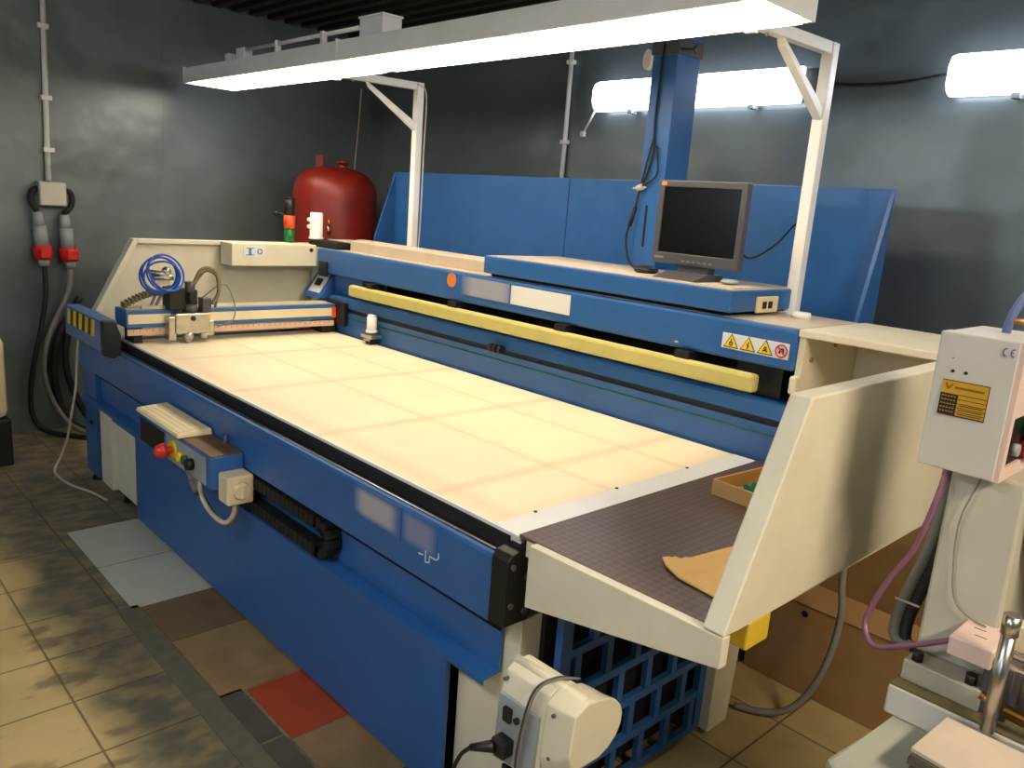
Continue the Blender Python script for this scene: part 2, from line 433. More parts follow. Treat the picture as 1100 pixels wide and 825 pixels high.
# side table with its brown mat
part('fascia', B().prism([(-1.195,.70),(-1.195,.857),(-.676,.864),(-.676,.80)], 'y', 1.250, 1.275, .002), M['cream'])
part('side_deck', B().box(-1.229, -.7255, 1.276, 2.39, .81, .849), M['cream'])
part('rubber_mat', B().box(-1.256, -.7255, 1.277, 2.388, .849, .8575, .001), M['mat'], label='dark brown ribbed rubber mat')
# right side panel
part('side_panel', B().prism([(1.25,.866),(1.462,1.304),(2.90,1.310),(2.90,.885),(2.2,.872),(1.30,.866)], 'x', -.725, -.676, .004), M['cream'])
# left side panel with folded rim
lp = part('side_panel', B().prism([(1.24,.84),(1.24,.95),(1.434,1.318),(2.90,1.318),(2.90,.80),(1.3,.80)], 'x', -4.42, -4.38, .003), M['cream'])
rim = B()
rim.prism([(1.24,.95),(1.434,1.318),(1.465,1.318),(1.268,.945)], 'x', -4.38, -4.352, .003).box(-4.38, -4.352, 1.45, 2.9, 1.296, 1.318, .003)
part('rim', rim, M['cream'], lp)
part('rib', B().box(-4.38, -4.30, 2.47, 2.55, .86, 1.19, .003), M['cream'], lp)
# end box with its sticker
eb = part('end_box', B().box(-4.35, -4.203, 1.89, 2.40, 1.197, 1.319, .004).box(-4.35, -4.203, 2.401, 2.85, 1.197, 1.305), M['cream'])
st = part('sticker', B().box(-4.2029, -4.2012, 1.955, 2.085, 1.243, 1.308), M['stickw'], eb)
sk = B(); sk.box(-4.2011, -4.2005, 1.985, 2.0, 1.255, 1.297).box(-4.2011, -4.2005, 1.97, 2.015, 1.292, 1.297).box(-4.2011, -4.2005, 1.97, 2.015, 1.255, 1.26).torus((-4.2006, 2.05, 1.277), (1, 0, 0), .013, .003, n=20, m=6)
part('sticker_print', sk, M['stickb'], eb)
part('screw', B().cyl((-4.203, 2.365, 1.29), (-4.196, 2.365, 1.29), .011, n=10), M['rubber'], eb)
# blue bracket with slot under the end box
bk = part('bracket', B().prism([(2.36,1.02),(2.55,1.02),(2.55,1.17),(2.47,1.17)], 'x', -4.29, -4.10, .003), M['blue'])
sl = B(); sl.hexa([(-4.26,2.385,1.048),(-4.13,2.385,1.048),(-4.13,2.455,1.152),(-4.26,2.455,1.152),(-4.26,2.382,1.05),(-4.13,2.382,1.05),(-4.13,2.452,1.154),(-4.26,2.452,1.154)])
part('slot_plate', sl, M['stickw'], bk)
sd = B(); sd.hexa([(-4.225,2.405,1.088),(-4.165,2.405,1.088),(-4.165,2.43,1.126),(-4.225,2.43,1.126),(-4.225,2.40,1.09),(-4.165,2.40,1.09),(-4.165,2.425,1.128),(-4.225,2.425,1.128)])
part('slot', sd, M['rubber'], bk)
part('rear_post', B().box(-4.09, -3.80, 2.46, 2.52, .86, 1.165), M['blue'])
# beam across the back
bm_ = part('beam_cover', B().box(-4.20, -1.192, 2.40, 2.86, 1.168, 1.305, .012), M['blue'])
part('deck_top', B().box(-4.19, -1.2, 2.425, 2.855, 1.3051, 1.3075), M['beige'], bm_, 'beige top of the beam')
part('clip', B().box(-4.15, -4.07, 2.385, 2.40, 1.15, 1.235, .003), M['black'], bm_)
part('emblem', B().cyl((-2.945, 2.4, 1.262), (-2.945, 2.3975, 1.262), .034, n=28), soft_print('orange_emblem', (120, 120, 150), (226, 130, 62), -2.945-o_.x, .06, 1.262, .045), bm_, 'smudged orange round emblem')
part('printed_plate', B().box(-2.87, -2.54, 2.3978, 2.4, 1.205, 1.29), soft_print('smudged_grey_print', (70, 100, 160), (160, 160, 172), -2.69-o_.x, .2, 1.25, .07), bm_)
part('printed_plate', B().box(-2.53, -2.178, 2.3978, 2.4, 1.206, 1.288), soft_print('smudged_white_plate', (200, 206, 216), (236, 234, 230), -2.35-o_.x, .3, 1.25, .1), bm_, 'white sticker plate on the beam')
# cable / channel cover on top, left of the shelf
part('cover_channel', B().prism([(2.50,1.3075),(2.50,1.362),(2.51,1.366),(2.56,1.372),(2.60,1.372),(2.60,1.3075)], 'x', -4.0, -2.735, .003), M['beige'], label='beige channel cover lying along the beam')
part('bumper', B().box(-3.78, -1.30, 2.355, 2.398, 1.078, 1.140, .012), M['bumper'], label='long yellow bumper bar under the beam')
for xq in (-3.6, -2.9, -2.2, -1.6): part('bumper_bracket', B().box(xq-.03, xq+.03, 2.37, 2.45, 1.1405, 1.1675), M['black'])
# rear fascia behind the bed
part('rear_fascia', B().box(-4.05, -1.20, 2.402, 2.42, .80, .975), M['blue'])
part('rear_ledge', B().prism([(2.407,.995),(2.400,1.0),(2.407,1.048),(2.47,1.055),(2.47,.995)], 'x', -4.05, -1.20), M['blue'])
part('track_slot', B().box(-4.05, -1.20, 2.41, 2.46, .975, .996), M['rubber'])
part('guide_wire', B().cyl((-4.0, 2.3995, .945), (-1.2, 2.3995, .945), .003, n=6), M['green'])
for xq in (-2.62, -2.595, -2.56): part('roller', B().cyl((xq, 2.38, 1.0), (xq+.018, 2.38, 1.0), .018, n=12), M['rubber'])
part('void_shade', B().box(-4.05, -1.20, 2.80, 2.82, .80, 1.166), M['dark'])  # dark sheet, paints the shaded void under the beam
part('bracket_block', B().box(-1.42, -1.25, 2.45, 2.6, 1.06, 1.165).cyl((-1.32, 2.44, 1.12), (-1.32, 2.47, 1.12), .02), M['black'])
# cream recess on the right: top plate, cheek, back
part('top_plate', B().box(-1.192, -.7255, 2.401, 2.88, 1.284, 1.3085, .004), M['cream'])
part('cheek', B().box(-1.19, -1.168, 2.41, 2.85, .855, 1.283), M['cream'])
part('recess_back', B().box(-1.167, -.7255, 2.80, 2.82, .855, 1.283), M['cream'])
part('cheek_lug', B().box(-1.19, -1.165, 2.375, 2.41, 1.10, 1.16, .008), M['cream'])
for yq, zq in ((2.46,1.21),(2.62,1.25),(2.55,1.10)): part('bolt', B().cyl((-1.168, yq, zq), (-1.162, yq, zq), .009, n=10), M['brass'])
# warning label
wl = part('warning_label', B().box(-1.462, -1.214, 2.3975, 2.40, 1.203, 1.256, .001), M['stickw'], bm_, 'white strip of three yellow triangles and a red prohibition ring')
for k in range(3):
    cx = -1.425+.064*k; cz = 1.226
    def tri(r): return [(cx-r, cz-r*.62), (cx+r, cz-r*.62), (cx, cz+r*1.05)]
    w1 = B().prism(tri(.029), 'y', 2.3965, 2.3974); part('triangle_border', w1, M['plateline'], bm_)
    w2 = B().prism(tri(.024), 'y', 2.3958, 2.3966); part('triangle', w2, M['yellow'], bm_)
    w3 = B()
    if k == 0: w3.torus((cx, 2.3955, cz-.004), (0, 1, 0), .006, .002, n=14, m=5).box(cx-.0015, cx+.0015, 2.395, 2.396, cz+.003, cz+.012)
    elif k == 1: stroke(w3, [(cx+.004,cz+.012),(cx-.003,cz),(cx+.004,cz),(cx-.003,cz-.011)], .002, 2.395)
    else: stroke(w3, [(cx-.009,cz-.008),(cx,cz-.004),(cx+.009,cz-.008)], .0022, 2.395); w3.torus((cx, 2.3955, cz+.002), (0, 1, 0), .004, .002, n=12, m=5)
    part('symbol', w3, M['plateline'], bm_)
pr_ = B().torus((-1.24, 2.3965, 1.229), (0, 1, 0), .02, .0028, n=28, m=6)
stroke(pr_, [(-1.254, 1.243), (-1.226, 1.215)], .0025, 2.3955)
part('prohibition_ring', pr_, M['signred'], bm_)
hs = B(); stroke(hs, [(-1.246,1.22),(-1.243,1.234),(-1.234,1.236),(-1.233,1.222)], .003, 2.396)
part('symbol', hs, M['plateline'], bm_)
part('stain', B().box(-1.655, -1.64, 2.3985, 2.40, 1.187, 1.193), M['bumper'], bm_)
# shelf housing carrying the monitor
sh = part('shelf_housing', B().box(-2.725, -1.448, 2.40, 2.88, 1.322, 1.398, .006), M['blue'])
part('shelf_top', B().box(-2.715, -1.455, 2.412, 2.872, 1.3981, 1.4005), M['beige'], sh)
part('gap_shade', B().box(-2.70, -1.49, 2.43, 2.86, 1.3076, 1.322), M['dark'], sh)  # dark filler, its colour stands for the shaded gap under the shelf
skt = part('socket_plate', B().box(-1.4479, -1.436, 2.56, 2.70, 1.318, 1.375, .003), M['ivory'], sh)
part('socket_hole', B().box(-1.4359, -1.4335, 2.59, 2.615, 1.333, 1.358).box(-1.4359, -1.4335, 2.63, 2.655, 1.333, 1.358), M['rubber'], sh)
part('cable_cap', B().cyl((-1.35, 2.72, 1.3076), (-1.35, 2.72, 1.328), .034, .030, n=24), M['white'], bm_)

# gantry across the left end
GX = -3.93
gb = part('gantry_beam', B().box(-4.09, GX, 1.252, 2.385, .928, 1.012, .003), M['blue'])
part('cover_strip', B().box(GX, GX+.004, 1.26, 2.36, .948, .993), M['ivory'], gb, 'cream cover strip along the gantry')
part('top_strip', B().box(-4.07, -3.95, 1.26, 2.36, 1.0125, 1.016), M['beige'], gb)
part('scale_strip', B().box(-3.94, GX+.005, 1.255, 2.36, .893, .922), M['peach'], gb)
tk = B()
for k in range(36): tk.box(GX+.005, GX+.0058, 1.28+.03*k, 1.282+.03*k, .91, .92)
part('scale_tick', tk, M['plateline'], gb)
part('end_tip', B().box(GX-.01, GX+.012, 2.345, 2.368, .94, .995), M['orange'], gb)
part('end_block', B().box(-4.03, -3.84, 2.37, 2.398, .90, 1.03, .004), M['black'], gb)
part('foot_shoe', B().box(-4.08, -3.95, 2.30, 2.384, .85, .928), M['rubber'], gb)
part('foot_shoe', B().box(-4.08, -3.95, 1.29, 1.33, .85, .928), M['rubber'], gb)
cg = part('gantry_carriage', B().box(-4.55, -3.96, 1.15, 1.222, .81, .962, .004), M['blue'])
part('side_plate', B().prism([(1.145,.805),(1.145,.968),(1.20,.965),(1.222,.90),(1.222,.81),(1.19,.79)], 'x', -3.959, -3.915, .004), M['black'], cg)
for k in range(5):
    x0 = -4.50+.096*k
    part('hazard_stripe', B().prism([(x0, .872), (x0+.048, .872), (x0+.062, .952), (x0+.014, .952)], 'y', 1.1478, 1.15), M['yellow'], cg)
hb = B()
for k in range(4):
    x0 = -4.452+.096*k
    hb.prism([(x0, .872), (x0+.048, .872), (x0+.062, .952), (x0+.014, .952)], 'y', 1.1484, 1.15)
part('hazard_ground', hb, M['plateline'], cg)
# cutting head
ch = part('cutting_head', B().box(GX+.006, -3.862, 1.455, 1.625, .90, 1.0, .006).box(GX+.006, -3.87, 1.425, 1.462, .87, .985, .004).box(GX+.006, -3.87, 1.60, 1.648, .885, .96, .004), M['steel'])
part('nozzle', B().cyl((-3.89, 1.525, .868), (-3.89, 1.525, .905), .024, .03).cyl((-3.89, 1.525, .853), (-3.89, 1.525, .868), .014, .022), M['steel'], ch)
part('side_nozzle', B().cyl((-3.885, 1.60, .872), (-3.885, 1.60, .93), .018), M['steel'], ch)
part('screw', B().cyl((-3.862, 1.54, .975), (-3.857, 1.54, .975), .012, n=14), M['rubber'], ch)
part('motor', B().box(-3.99, -3.90, 1.44, 1.52, 1.012, 1.12, .005).box(-3.96, -3.89, 1.535, 1.575, 1.0, 1.11, .004), M['black'], ch)
part('valve', B().cyl((-3.91, 1.545, 1.10), (-3.91, 1.545, 1.15), .024).box(-3.94, -3.88, 1.595, 1.64, 1.0, 1.07, .004).cyl((-3.9, 1.545, 1.0), (-3.9, 1.545, 1.04), .03), M['greygun'], ch)
part('fitting', B().cyl((-3.93, 1.37, 1.165), (-3.89, 1.46, 1.175), .016).cyl((-3.92, 1.36, 1.195), (-3.89, 1.44, 1.185), .012).sphere((-3.9, 1.43, 1.2), .022).box(-3.93, -3.88, 1.37, 1.44, 1.14, 1.16), M['steel'], ch)
tb = B()
for k, (cy, cz, R, ti) in enumerate(((1.405, 1.185, .082, .1), (1.40, 1.18, .088, -.12), (1.412, 1.19, .078, .3), (1.425, 1.195, .09, .45), (1.40, 1.175, .08, -.3))):
    tb.torus((-3.92+.012*k, cy, cz), (1, ti*.6, ti), R, .0052, n=40, m=6)
part('air_tube_coil', tb, M['bluetube'], ch, 'coil of blue air tube')
part('hose', B().tube([(-3.9,1.55,1.12),(-3.9,1.60,1.21),(-3.88,1.66,1.20),(-3.88,1.675,1.10),(-3.88,1.64,1.04)], .009).tube([(-3.92,1.56,1.12),(-3.92,1.63,1.20),(-3.9,1.69,1.15),(-3.89,1.66,1.02)], .006), M['olive'], ch)
part('wire', B().tube([(-3.9,1.6,1.07),(-3.88,1.70,1.14),(-3.87,1.75,1.05),(-3.87,1.745,.96),(-3.87,1.66,.925)], .0035), M['cgrey'], ch)
part('wire', B().tube([(-3.96,1.40,1.03),(-3.93,1.44,1.12),(-3.92,1.49,1.10),(-3.92,1.50,1.0)], .008).tube([(-3.98,1.38,1.02),(-3.95,1.41,1.10),(-3.94,1.46,1.09),(-3.95,1.5,1.03)], .007), M['cgrey'], ch)
gc = B(); N_ = 13
for k in range(N_):
    t = k/(N_-1); yq = 1.27+.2*t; zq = 1.03+.055*math.sin(min(1, t*1.25)*PI*.5)
    gc.box(-4.04, -3.98, yq-.007, yq+.006, zq-.012, zq+.014, .002)
part('cable_chain', gc, M['olive'], gb, 'brown cable chain on top of the gantry')
part('chain_tray', B().box(-3.97, -3.95, 1.33, 1.50, 1.016, 1.03), M['steel'], gb)
# white roller standing at the rear edge of the bed
ro = part('guide_spindle', B().cyl((-3.55, 2.365, .92), (-3.55, 2.365, .998), .027).cyl((-3.55, 2.365, .998), (-3.55, 2.365, 1.008), .024).cyl((-3.55, 2.365, .915), (-3.55, 2.365, .925), .032), M['white'])
part('spindle_plate', B().box(-3.60, -3.50, 2.33, 2.398, .885, .905, .003).cyl((-3.56, 2.36, .87), (-3.56, 2.36, .885), .03), M['steel'], ro)
part('spindle_base', B().box(-3.575, -3.53, 2.345, 2.39, .85, .885), M['black'], ro)

# ------------------------------------------------------------------ drag chain on the ledge
dcx = thing('cable_chain', 'black plastic cable chain lying on the blue ledge below the small control box', 'cable chain', (-2.4, 1.25, .475))
lk = B()
def link(x, z, a=0.):
    c, s_ = math.cos(a), math.sin(a)
    def R(u, w): return (x+u*c-w*s_, z+u*s_+w*c)
    lk.prism([R(-.017,-.02), R(.011,-.02), R(.011,.02), R(-.017,.02)], 'y', 1.222, 1.268)
k = 0; xq = -2.78
while xq < -2.10: link(xq, .500); xq += .032
xq = -2.78
while xq < -2.12: link(xq, .595); xq += .032
for k in range(7):
    a = -PI/2+PI*k/6; link(-2.10+.047*math.cos(a), .549+.046*math.sin(a), a+PI/2)
obj('chain_links', lk, M['rubber'], dcx)
obj('bracket', B().box(-2.86, -2.79, 1.222, 1.272, .478, .62), M['black'], dcx)

# ------------------------------------------------------------------ control box with e-stop, hung on the rail
cx_ = thing('control_box', 'small blue control box with red mushroom button on the machine front', 'control box', (-3.0, 1.16, .55))
obj('box', B().prism([(1.10,.568),(1.10,.684),(1.222,.684),(1.222,.545),(1.16,.55)], 'x', -3.34, -2.625, .003), M['blue'], cx_)
obj('top_pad', B().box(-3.335, -2.63, 1.105, 1.22, .6845, .687), M['wood'], cx_, 'brown top surface')
obj('recess', B().box(-3.315, -3.06, 1.097, 1.0999, .572, .668), M['black'], cx_)
obj('button_panel', B().box(-3.03, -2.66, 1.0965, 1.0999, .574, .676, .001), M['pgrey'], cx_)
obj('stop_button', B().cyl((-2.955, 1.095, .628), (-2.955, 1.065, .628), .014).cyl((-2.955, 1.065, .628), (-2.955, 1.045, .628), .03, .027).sphere((-2.955, 1.049, .628), .026), M['mush'], cx_, 'red mushroom stop button')
obj('button_ring', B().cyl((-2.955, 1.0964, .628), (-2.955, 1.09, .628), .036), M['yellow'], cx_)
obj('button', B().cyl((-2.875, 1.0964, .622), (-2.875, 1.08, .622), .018), M['yellow'], cx_)
obj('button', B().cyl((-2.828, 1.0964, .622), (-2.828, 1.08, .622), .018), M['green'], cx_)
obj('button', B().cyl((-2.775, 1.0964, .622), (-2.775, 1.072, .622), .022), M['black'], cx_)
obj('isolator_box', B().box(-2.6245, -2.54, 1.125, 1.222, .525, .632, .009), M['ivory'], cx_, 'cream isolator box on the right side')
obj('isolator_dial', B().cyl((-2.54, 1.174, .578), (-2.525, 1.174, .578), .032, .028), M['ivory'], cx_)
obj('isolator_grip', B().box(-2.525, -2.52, 1.168, 1.18, .553, .603, .002), M['ivory'], cx_)
obj('cable', B().tube([(-2.585,1.17,.525),(-2.585,1.165,.475),(-2.62,1.15,.435),(-2.70,1.14,.44),(-2.77,1.13,.485),(-2.82,1.14,.555)], .009), M['cwhite'], cx_, 'pale cable looping under the box')
obj('cable', B().tube([(-2.60,1.185,.525),(-2.60,1.18,.46),(-2.64,1.17,.415),(-2.72,1.16,.42),(-2.80,1.14,.49),(-2.88,1.14,.56)], .007), M['cgrey'], cx_)
obj('connector', B().cyl((-2.92, 1.135, .56), (-2.85, 1.135, .505), .013).cyl((-2.87, 1.135, .52), (-2.83, 1.14, .485), .017), M['cgrey'], cx_)
obj('wire_clip', B().tube([(-2.76,1.217,.687),(-2.76,1.217,.715),(-2.74,1.207,.72),(-2.74,1.197,.689)], .003, n=6), M['steel'], cx_)
kb = thing('keyboard', 'small cream keyboard lying on the blue control box', 'keyboard', (-3.1, 1.165, .687))
obj('case', B().hexa([(-3.345,1.090,.688),(-2.885,1.085,.688),(-2.885,1.219,.688),(-3.345,1.219,.688),(-3.34,1.094,.704),(-2.89,1.089,.704),(-2.89,1.216,.712),(-3.34,1.216,.712)], .004), M['ivory'], kb)
ky = B()
for r in range(5):
    for c in range(15):
        x0 = -3.325+c*.0284; y0 = 1.10+r*.022; z0 = .7045+r*.0014
        ky.box(x0, x0+.0255, y0, y0+.0195, z0-.001, z0+.003)
obj('keys', ky, M['ivory'], kb)
# ------------------------------------------------------------------ wedge shaped housing on the near end
uh = thing('power_housing', 'cream wedge shaped electrical housing with black power plug in front of the blue grille', 'electrical housing', (-.97, 1.12, .42))
def loft(b, secs):
    rings = [[b.bm.verts.new(p) for p in s_] for s_ in secs]; n = len(rings[0])
    for A, Z in zip(rings, rings[1:]):
        for i in range(n): b.bm.faces.new((A[i], A[(i+1)%n], Z[(i+1)%n], Z[i]))
    b.bm.faces.new(rings[0][::-1]); b.bm.faces.new(rings[-1])
    bmesh.ops.bevel(b.bm, geom=list(b.bm.edges), offset=.004, segments=2, affect='EDGES', profile=.5)
    return b
def sec(x, dz, sc): return [(x, 1.08+(y-1.08)*1., .66+(z-.66)*sc+dz) for y, z in [(1.10,.660),(1.075,.645),(1.062,.60),(1.055,.44),(1.075,.425),(1.14,.43),(1.19,.48),(1.205,.54),(1.19,.61),(1.14,.655)]]
obj('housing', loft(B(), [sec(-1.085, 0, 1.), sec(-.955, 0, .9)]), M['cream'], uh)
def dsec(x, sc):
    # flat sloping front, rounded belly behind
    pts = [(1.062,.640),(1.055,.52),(1.07,.462)]
    for k in range(9):
        t = -PI*.42+PI*.92*k/8
        pts.append((1.13+.088*math.cos(t), .555+.098*math.sin(t)))
    pts += [(1.10,.664)]
    return [(x, 1.12+(y-1.12)*(.9+.1*sc), .664+(z-.664)*sc) for y, z in pts]
obj('end_wedge', loft(B(), [dsec(-.9545, 1.), dsec(-.91, .9), dsec(-.878, .70)]), M['cream'], uh)
obj('ridge', B().cyl((-1.085, 1.105, .652), (-.89, 1.108, .652), .013), M['cream'], uh)
obj('back_plate', B().hexa([(-1.08,1.048,.45),(-.965,1.048,.47),(-.965,1.056,.47),(-1.08,1.056,.45),(-1.08,1.054,.60),(-.965,1.054,.60),(-.965,1.062,.60),(-1.08,1.062,.60)]), M['pgrey'], uh)
obj('switch', B().box(-1.058, -1.036, 1.044, 1.055, .55, .582, .002), M['black'], uh)
obj('indicator', B().cyl((-1.02, 1.054, .566), (-1.02, 1.046, .566), .007), M['black'], uh)
obj('power_plug', B().box(-1.062, -1.022, 1.02, 1.052, .482, .52, .005).cyl((-1.052, 1.025, .50), (-1.095, 0.995, .485), .014, .007), M['black'], uh)
obj('power_cable', B().tube([(-1.073,.997,.513),(-1.10,.99,.475),(-1.135,1.0,.38),(-1.135,1.02,.25),(-1.12,1.04,.1),(-1.10,1.06,.012)], .0045), M['rubber'], uh)
obj('cable_loop', B().tube([(-1.0,1.10,.40),(-1.005,1.045,.45),(-1.0,1.042,.55),(-.985,1.055,.65),(-.97,1.10,.672),(-.965,1.16,.65)], .0026), M['greygun'], uh)
obj('cable_loop', B().tube([(-.992,1.10,.40),(-.996,1.042,.44),(-.99,1.039,.55),(-.975,1.052,.655),(-.96,1.10,.674),(-.955,1.16,.655)], .0024), M['cgrey'], uh)
for xq, yq, zq in ((-1.075,1.066,.63),(-.93,1.062,.625),(-.93,1.06,.53),(-.975,1.056,.44)): obj('screw', B().cyl((xq, yq+.008, zq), (xq, yq-.006, zq), .004, n=8), M['greygun'], uh)
obj('mount_bracket', B().box(-1.07, -1.02, 1.09, 1.31, .385, .43), M['black'], uh)
obj('mount_bracket', B().box(-1.24, -1.02, 1.268, 1.2895, .25, .394), M['black'], uh)
obj('cable_stub', B().cyl((-1.0, 1.11, .33), (-1.0, 1.10, .43), .012), M['black'], uh)
for ch_ in uh.children:
    if ch_.name.split('.')[0] not in ('mount_bracket', 'power_cable'):
        for v in ch_.data.vertices: v.co.x += .022; v.co.z += .028
# ------------------------------------------------------------------ things on the mat and below
tr = B(); 
c0 = Vector((-1.156, 1.945)); u = Vector((.95, -.05)).normalized(); w_ = Vector((.08, 1)).normalized()
def tp(a, b_): q = c0+u*a+w_*b_; return (q.x, q.y)
TW, TD, TH = .385, .36, .045
def wallq(b, p, q, z0, z1):
    b.hexa([(*tp(p[0],p[1]),z0),(*tp(q[0],p[1]),z0),(*tp(q[0],q[1]),z0),(*tp(p[0],q[1]),z0),(*tp(p[0],p[1]),z1),(*tp(q[0],p[1]),z1),(*tp(q[0],q[1]),z1),(*tp(p[0],q[1]),z1)])
ctr = thing('cardboard_tray', 'shallow open cardboard tray on the brown mat against the side panel', 'cardboard tray', (c0.x, c0.y, .8575))
b_ = B(); wallq(b_, (0,0), (TW,TD), .858, .861); obj('tray_floor', b_, M['cardlt'], ctr)
b_ = B(); wallq(b_, (0,0), (TW,.006), .861, .858+TH); wallq(b_, (0,TD-.006), (TW,TD), .861, .858+TH); wallq(b_, (0,.006), (.006,TD-.006), .861, .858+TH); wallq(b_, (TW-.006,.006), (TW,TD-.006), .861, .858+TH)
obj('tray_sides', b_, M['cardlt'], ctr)
q = tp(.07, .11)
tag(obj('clothes_peg', B().box(q[0]-.035, q[0]+.03, q[1]-.008, q[1]+.004, .862, .885, .003).cyl((q[0], q[1]-.012, .888), (q[0], q[1]+.008, .888), .009, n=12), M['teal']), 'small teal plastic piece in the shallow cardboard tray', 'plastic piece')
# torn yellow card, curling up at its tip
cs = B(); pts = [(-.958,1.442),(-.952,1.458),(-.944,1.455),(-.945,1.472),(-.930,1.468),(-.930,1.49),(-.922,1.50),(-.896,1.68),(-.735,1.74),(-.735,1.385),(-.79,1.388),(-.88,1.396),(-.93,1.418)]
def zc(x, y): return .860+.007*max(0, (-.80-x)/.165)**2
lo = [cs.bm.verts.new((x, y, zc(x, y))) for x, y in pts]; hi = [cs.bm.verts.new((x, y, zc(x, y)+.004)) for x, y in pts]
n = len(pts)
for i in range(n): cs.bm.faces.new((lo[i], lo[(i+1)%n], hi[(i+1)%n], hi[i]))
for ring in (lo, hi):
    cen = cs.bm.verts.new((sum(v.co.x for v in ring)/n, sum(v.co.y for v in ring)/n, zc(-.84, 1.5)+(.004 if ring is hi else 0)))
    for i in range(n): cs.bm.faces.new((ring[i], ring[(i+1)%n], cen))
tag(obj('card_sheet', cs, M['cardyel']), 'torn flat piece of yellow card lying on the mat front corner', 'card')
tag(obj('yellow_block', B().box(-.718, -.677, 1.345, 1.43, .803, .8655, .005), M['foam']), 'yellow block fixed under the lower edge of the cream side panel', 'block')
tag(obj('grey_hose', B().tube([(-.95,2.44,.87),(-.945,2.44,.70),(-.94,2.44,.53),(-.925,2.44,.42),(-.93,2.42,.28),(-.965,2.40,.14),(-1.02,2.37,.05),(-1.10,2.33,.02),(-1.17,2.30,.016)], .0115), M['hgrey']), 'grey hose hanging behind the side panel and curling onto the floor', 'hose')
# brown carton behind
cbx = thing('cardboard_box', 'large brown open cardboard box on the floor behind the cream side panel', 'cardboard box', (-.7, 2.8, 0))
obj('front_face', B().box(-1.30, -.15, 2.58, 2.586, .003, .335), M['card'], cbx)
obj('side_face', B().box(-1.30, -1.294, 2.587, 2.999, .003, .335).box(-.156, -.15, 2.587, 2.999, .003, .335), M['card'], cbx)
obj('back_face', B().box(-1.30, -.15, 3.0, 3.006, .003, .62), M['card'], cbx)
obj('box_floor', B().box(-1.293, -.157, 2.587, 2.999, .003, .008), M['card'], cbx)
obj('front_flap', B().hexa([(-1.30,2.575,.335),(-.15,2.575,.335),(-.15,2.58,.335),(-1.30,2.58,.335),(-1.30,2.62,.40),(-.15,2.62,.40),(-.15,2.625,.40),(-1.30,2.625,.40)]), M['card'], cbx)
obj('hand_hole', B().cyl((-1.10, 2.582, .30), (-1.10, 2.578, .30), .012, n=12), M['dark'], cbx)

# ------------------------------------------------------------------ monitor and what stands on the shelf
mn = thing('monitor', 'grey flat computer monitor with black screen on the blue shelf', 'monitor', (-1.71, 2.56, 1.4005))
fr = B()
mx0, mx1, mz0, mz1, my = -1.905, -1.528, 1.453, 1.762, 2.545
fr.box(mx0, mx1, my, my+.03, mz1-.024, mz1, .003).box(mx0, mx1, my, my+.03, mz0, mz0+.042, .004).box(mx0, mx0+.022, my, my+.03, mz0+.04, mz1-.022).box(mx1-.022, mx1, my, my+.03, mz0+.04, mz1-.022)
obj('bezel', fr, M['greygun'], mn)
obj('screen', B().box(mx0+.021, mx1-.021, my+.006, my+.028, mz0+.041, mz1-.023), M['screen'], mn)
obj('back_cover', B().hexa([(mx0,my+.03,mz0),(mx1,my+.03,mz0),(mx1-.06,my+.085,mz0+.05),(mx0+.06,my+.085,mz0+.05),(mx0,my+.03,mz1),(mx1,my+.03,mz1),(mx1-.06,my+.085,mz1-.05),(mx0+.06,my+.085,mz1-.05)]), M['greygun'], mn)
obj('neck', B().box(-1.79, -1.655, my+.01, my+.06, 1.41, 1.47, .004), M['greygun'], mn)
obj('stand_foot', B().prism([(2.44,1.4005),(2.44,1.406),(2.53,1.428),(2.64,1.428),(2.64,1.4005)], 'x', -1.82, -1.64, .003), M['greygun'], mn)
obj('badge', B().box(mx0+.01, mx0+.032, my-.0012, my, mz1-.019, mz1-.005), M['orangelogo'], mn, 'small orange badge')
obj('printed_name', B().box(mx0+.012, mx0+.052, my-.001, my, mz0+.018, mz0+.027), M['cgrey'], mn)
bt = B()
for k in range(6): bt.box(-1.77+.024*k, -1.755+.024*k, my-.002, my, mz0+.012, mz0+.018)
obj('buttons', bt, M['cgrey'], mn)
tag(obj('board', B().box(-1.86, -1.50, 2.425, 2.437, 1.4006, 1.405, .001).box(-1.62, -1.47, 2.437, 2.64, 1.4006, 1.405, .001), M['beige']), 'thin beige board lying on the shelf beside the monitor foot', 'board')
ms = thing('computer_mouse', 'dark computer mouse on the shelf left of the monitor', 'computer mouse', (-1.985, 2.62, 1.4005))
obj('body', B().sphere((-1.985, 2.62, 1.413), .05, .36), M['black'], ms)
obj('buttons', B().box(-2.03, -2.005, 2.60, 2.64, 1.427, 1.431, .002), M['greygun'], ms)
tag(obj('computer_mouse', B().sphere((-1.555, 2.55, 1.4145), .034, .28), M['pgrey']), 'pale grey mouse on the board right of the monitor', 'computer mouse')
# blue extraction column behind
co = thing('extraction_column', 'tall square blue steel column standing behind the monitor', 'column', (-2.1, 2.87, 1.3))
CY0, CY1, CX0, CX1 = 2.895, 3.06, -2.278, -2.148
obj('post', B().box(CX0, CX1, CY0, CY1, .03, 2.52, .004), M['blue'], co)
obj('base_plate', B().box(CX0-.07, CX1+.08, 2.884, 3.075, 1.38, 1.40, .003), M['blue'], co)
obj('foot_plate', B().box(CX0-.05, CX1+.05, 2.884, 3.075, 0, .03, .003), M['blue'], co)
obj('collar', B().box(CX0-.006, CX1+.006, CY0-.006, CY1+.006, 2.295, 2.36, .003), M['greygun'], co)
obj('slot', B().box(-2.232, -2.220, CY0-.0015, CY0+.001, 1.49, 1.67), M['dark'], co)
obj('float_disc', B().cyl((-2.318, 2.905, 2.285), (-2.308, 2.925, 2.285), .042, n=28).cyl((-2.308, 2.925, 2.285), (-2.279, 2.93, 2.285), .012), M['white'], co, 'round white disc on the left side')
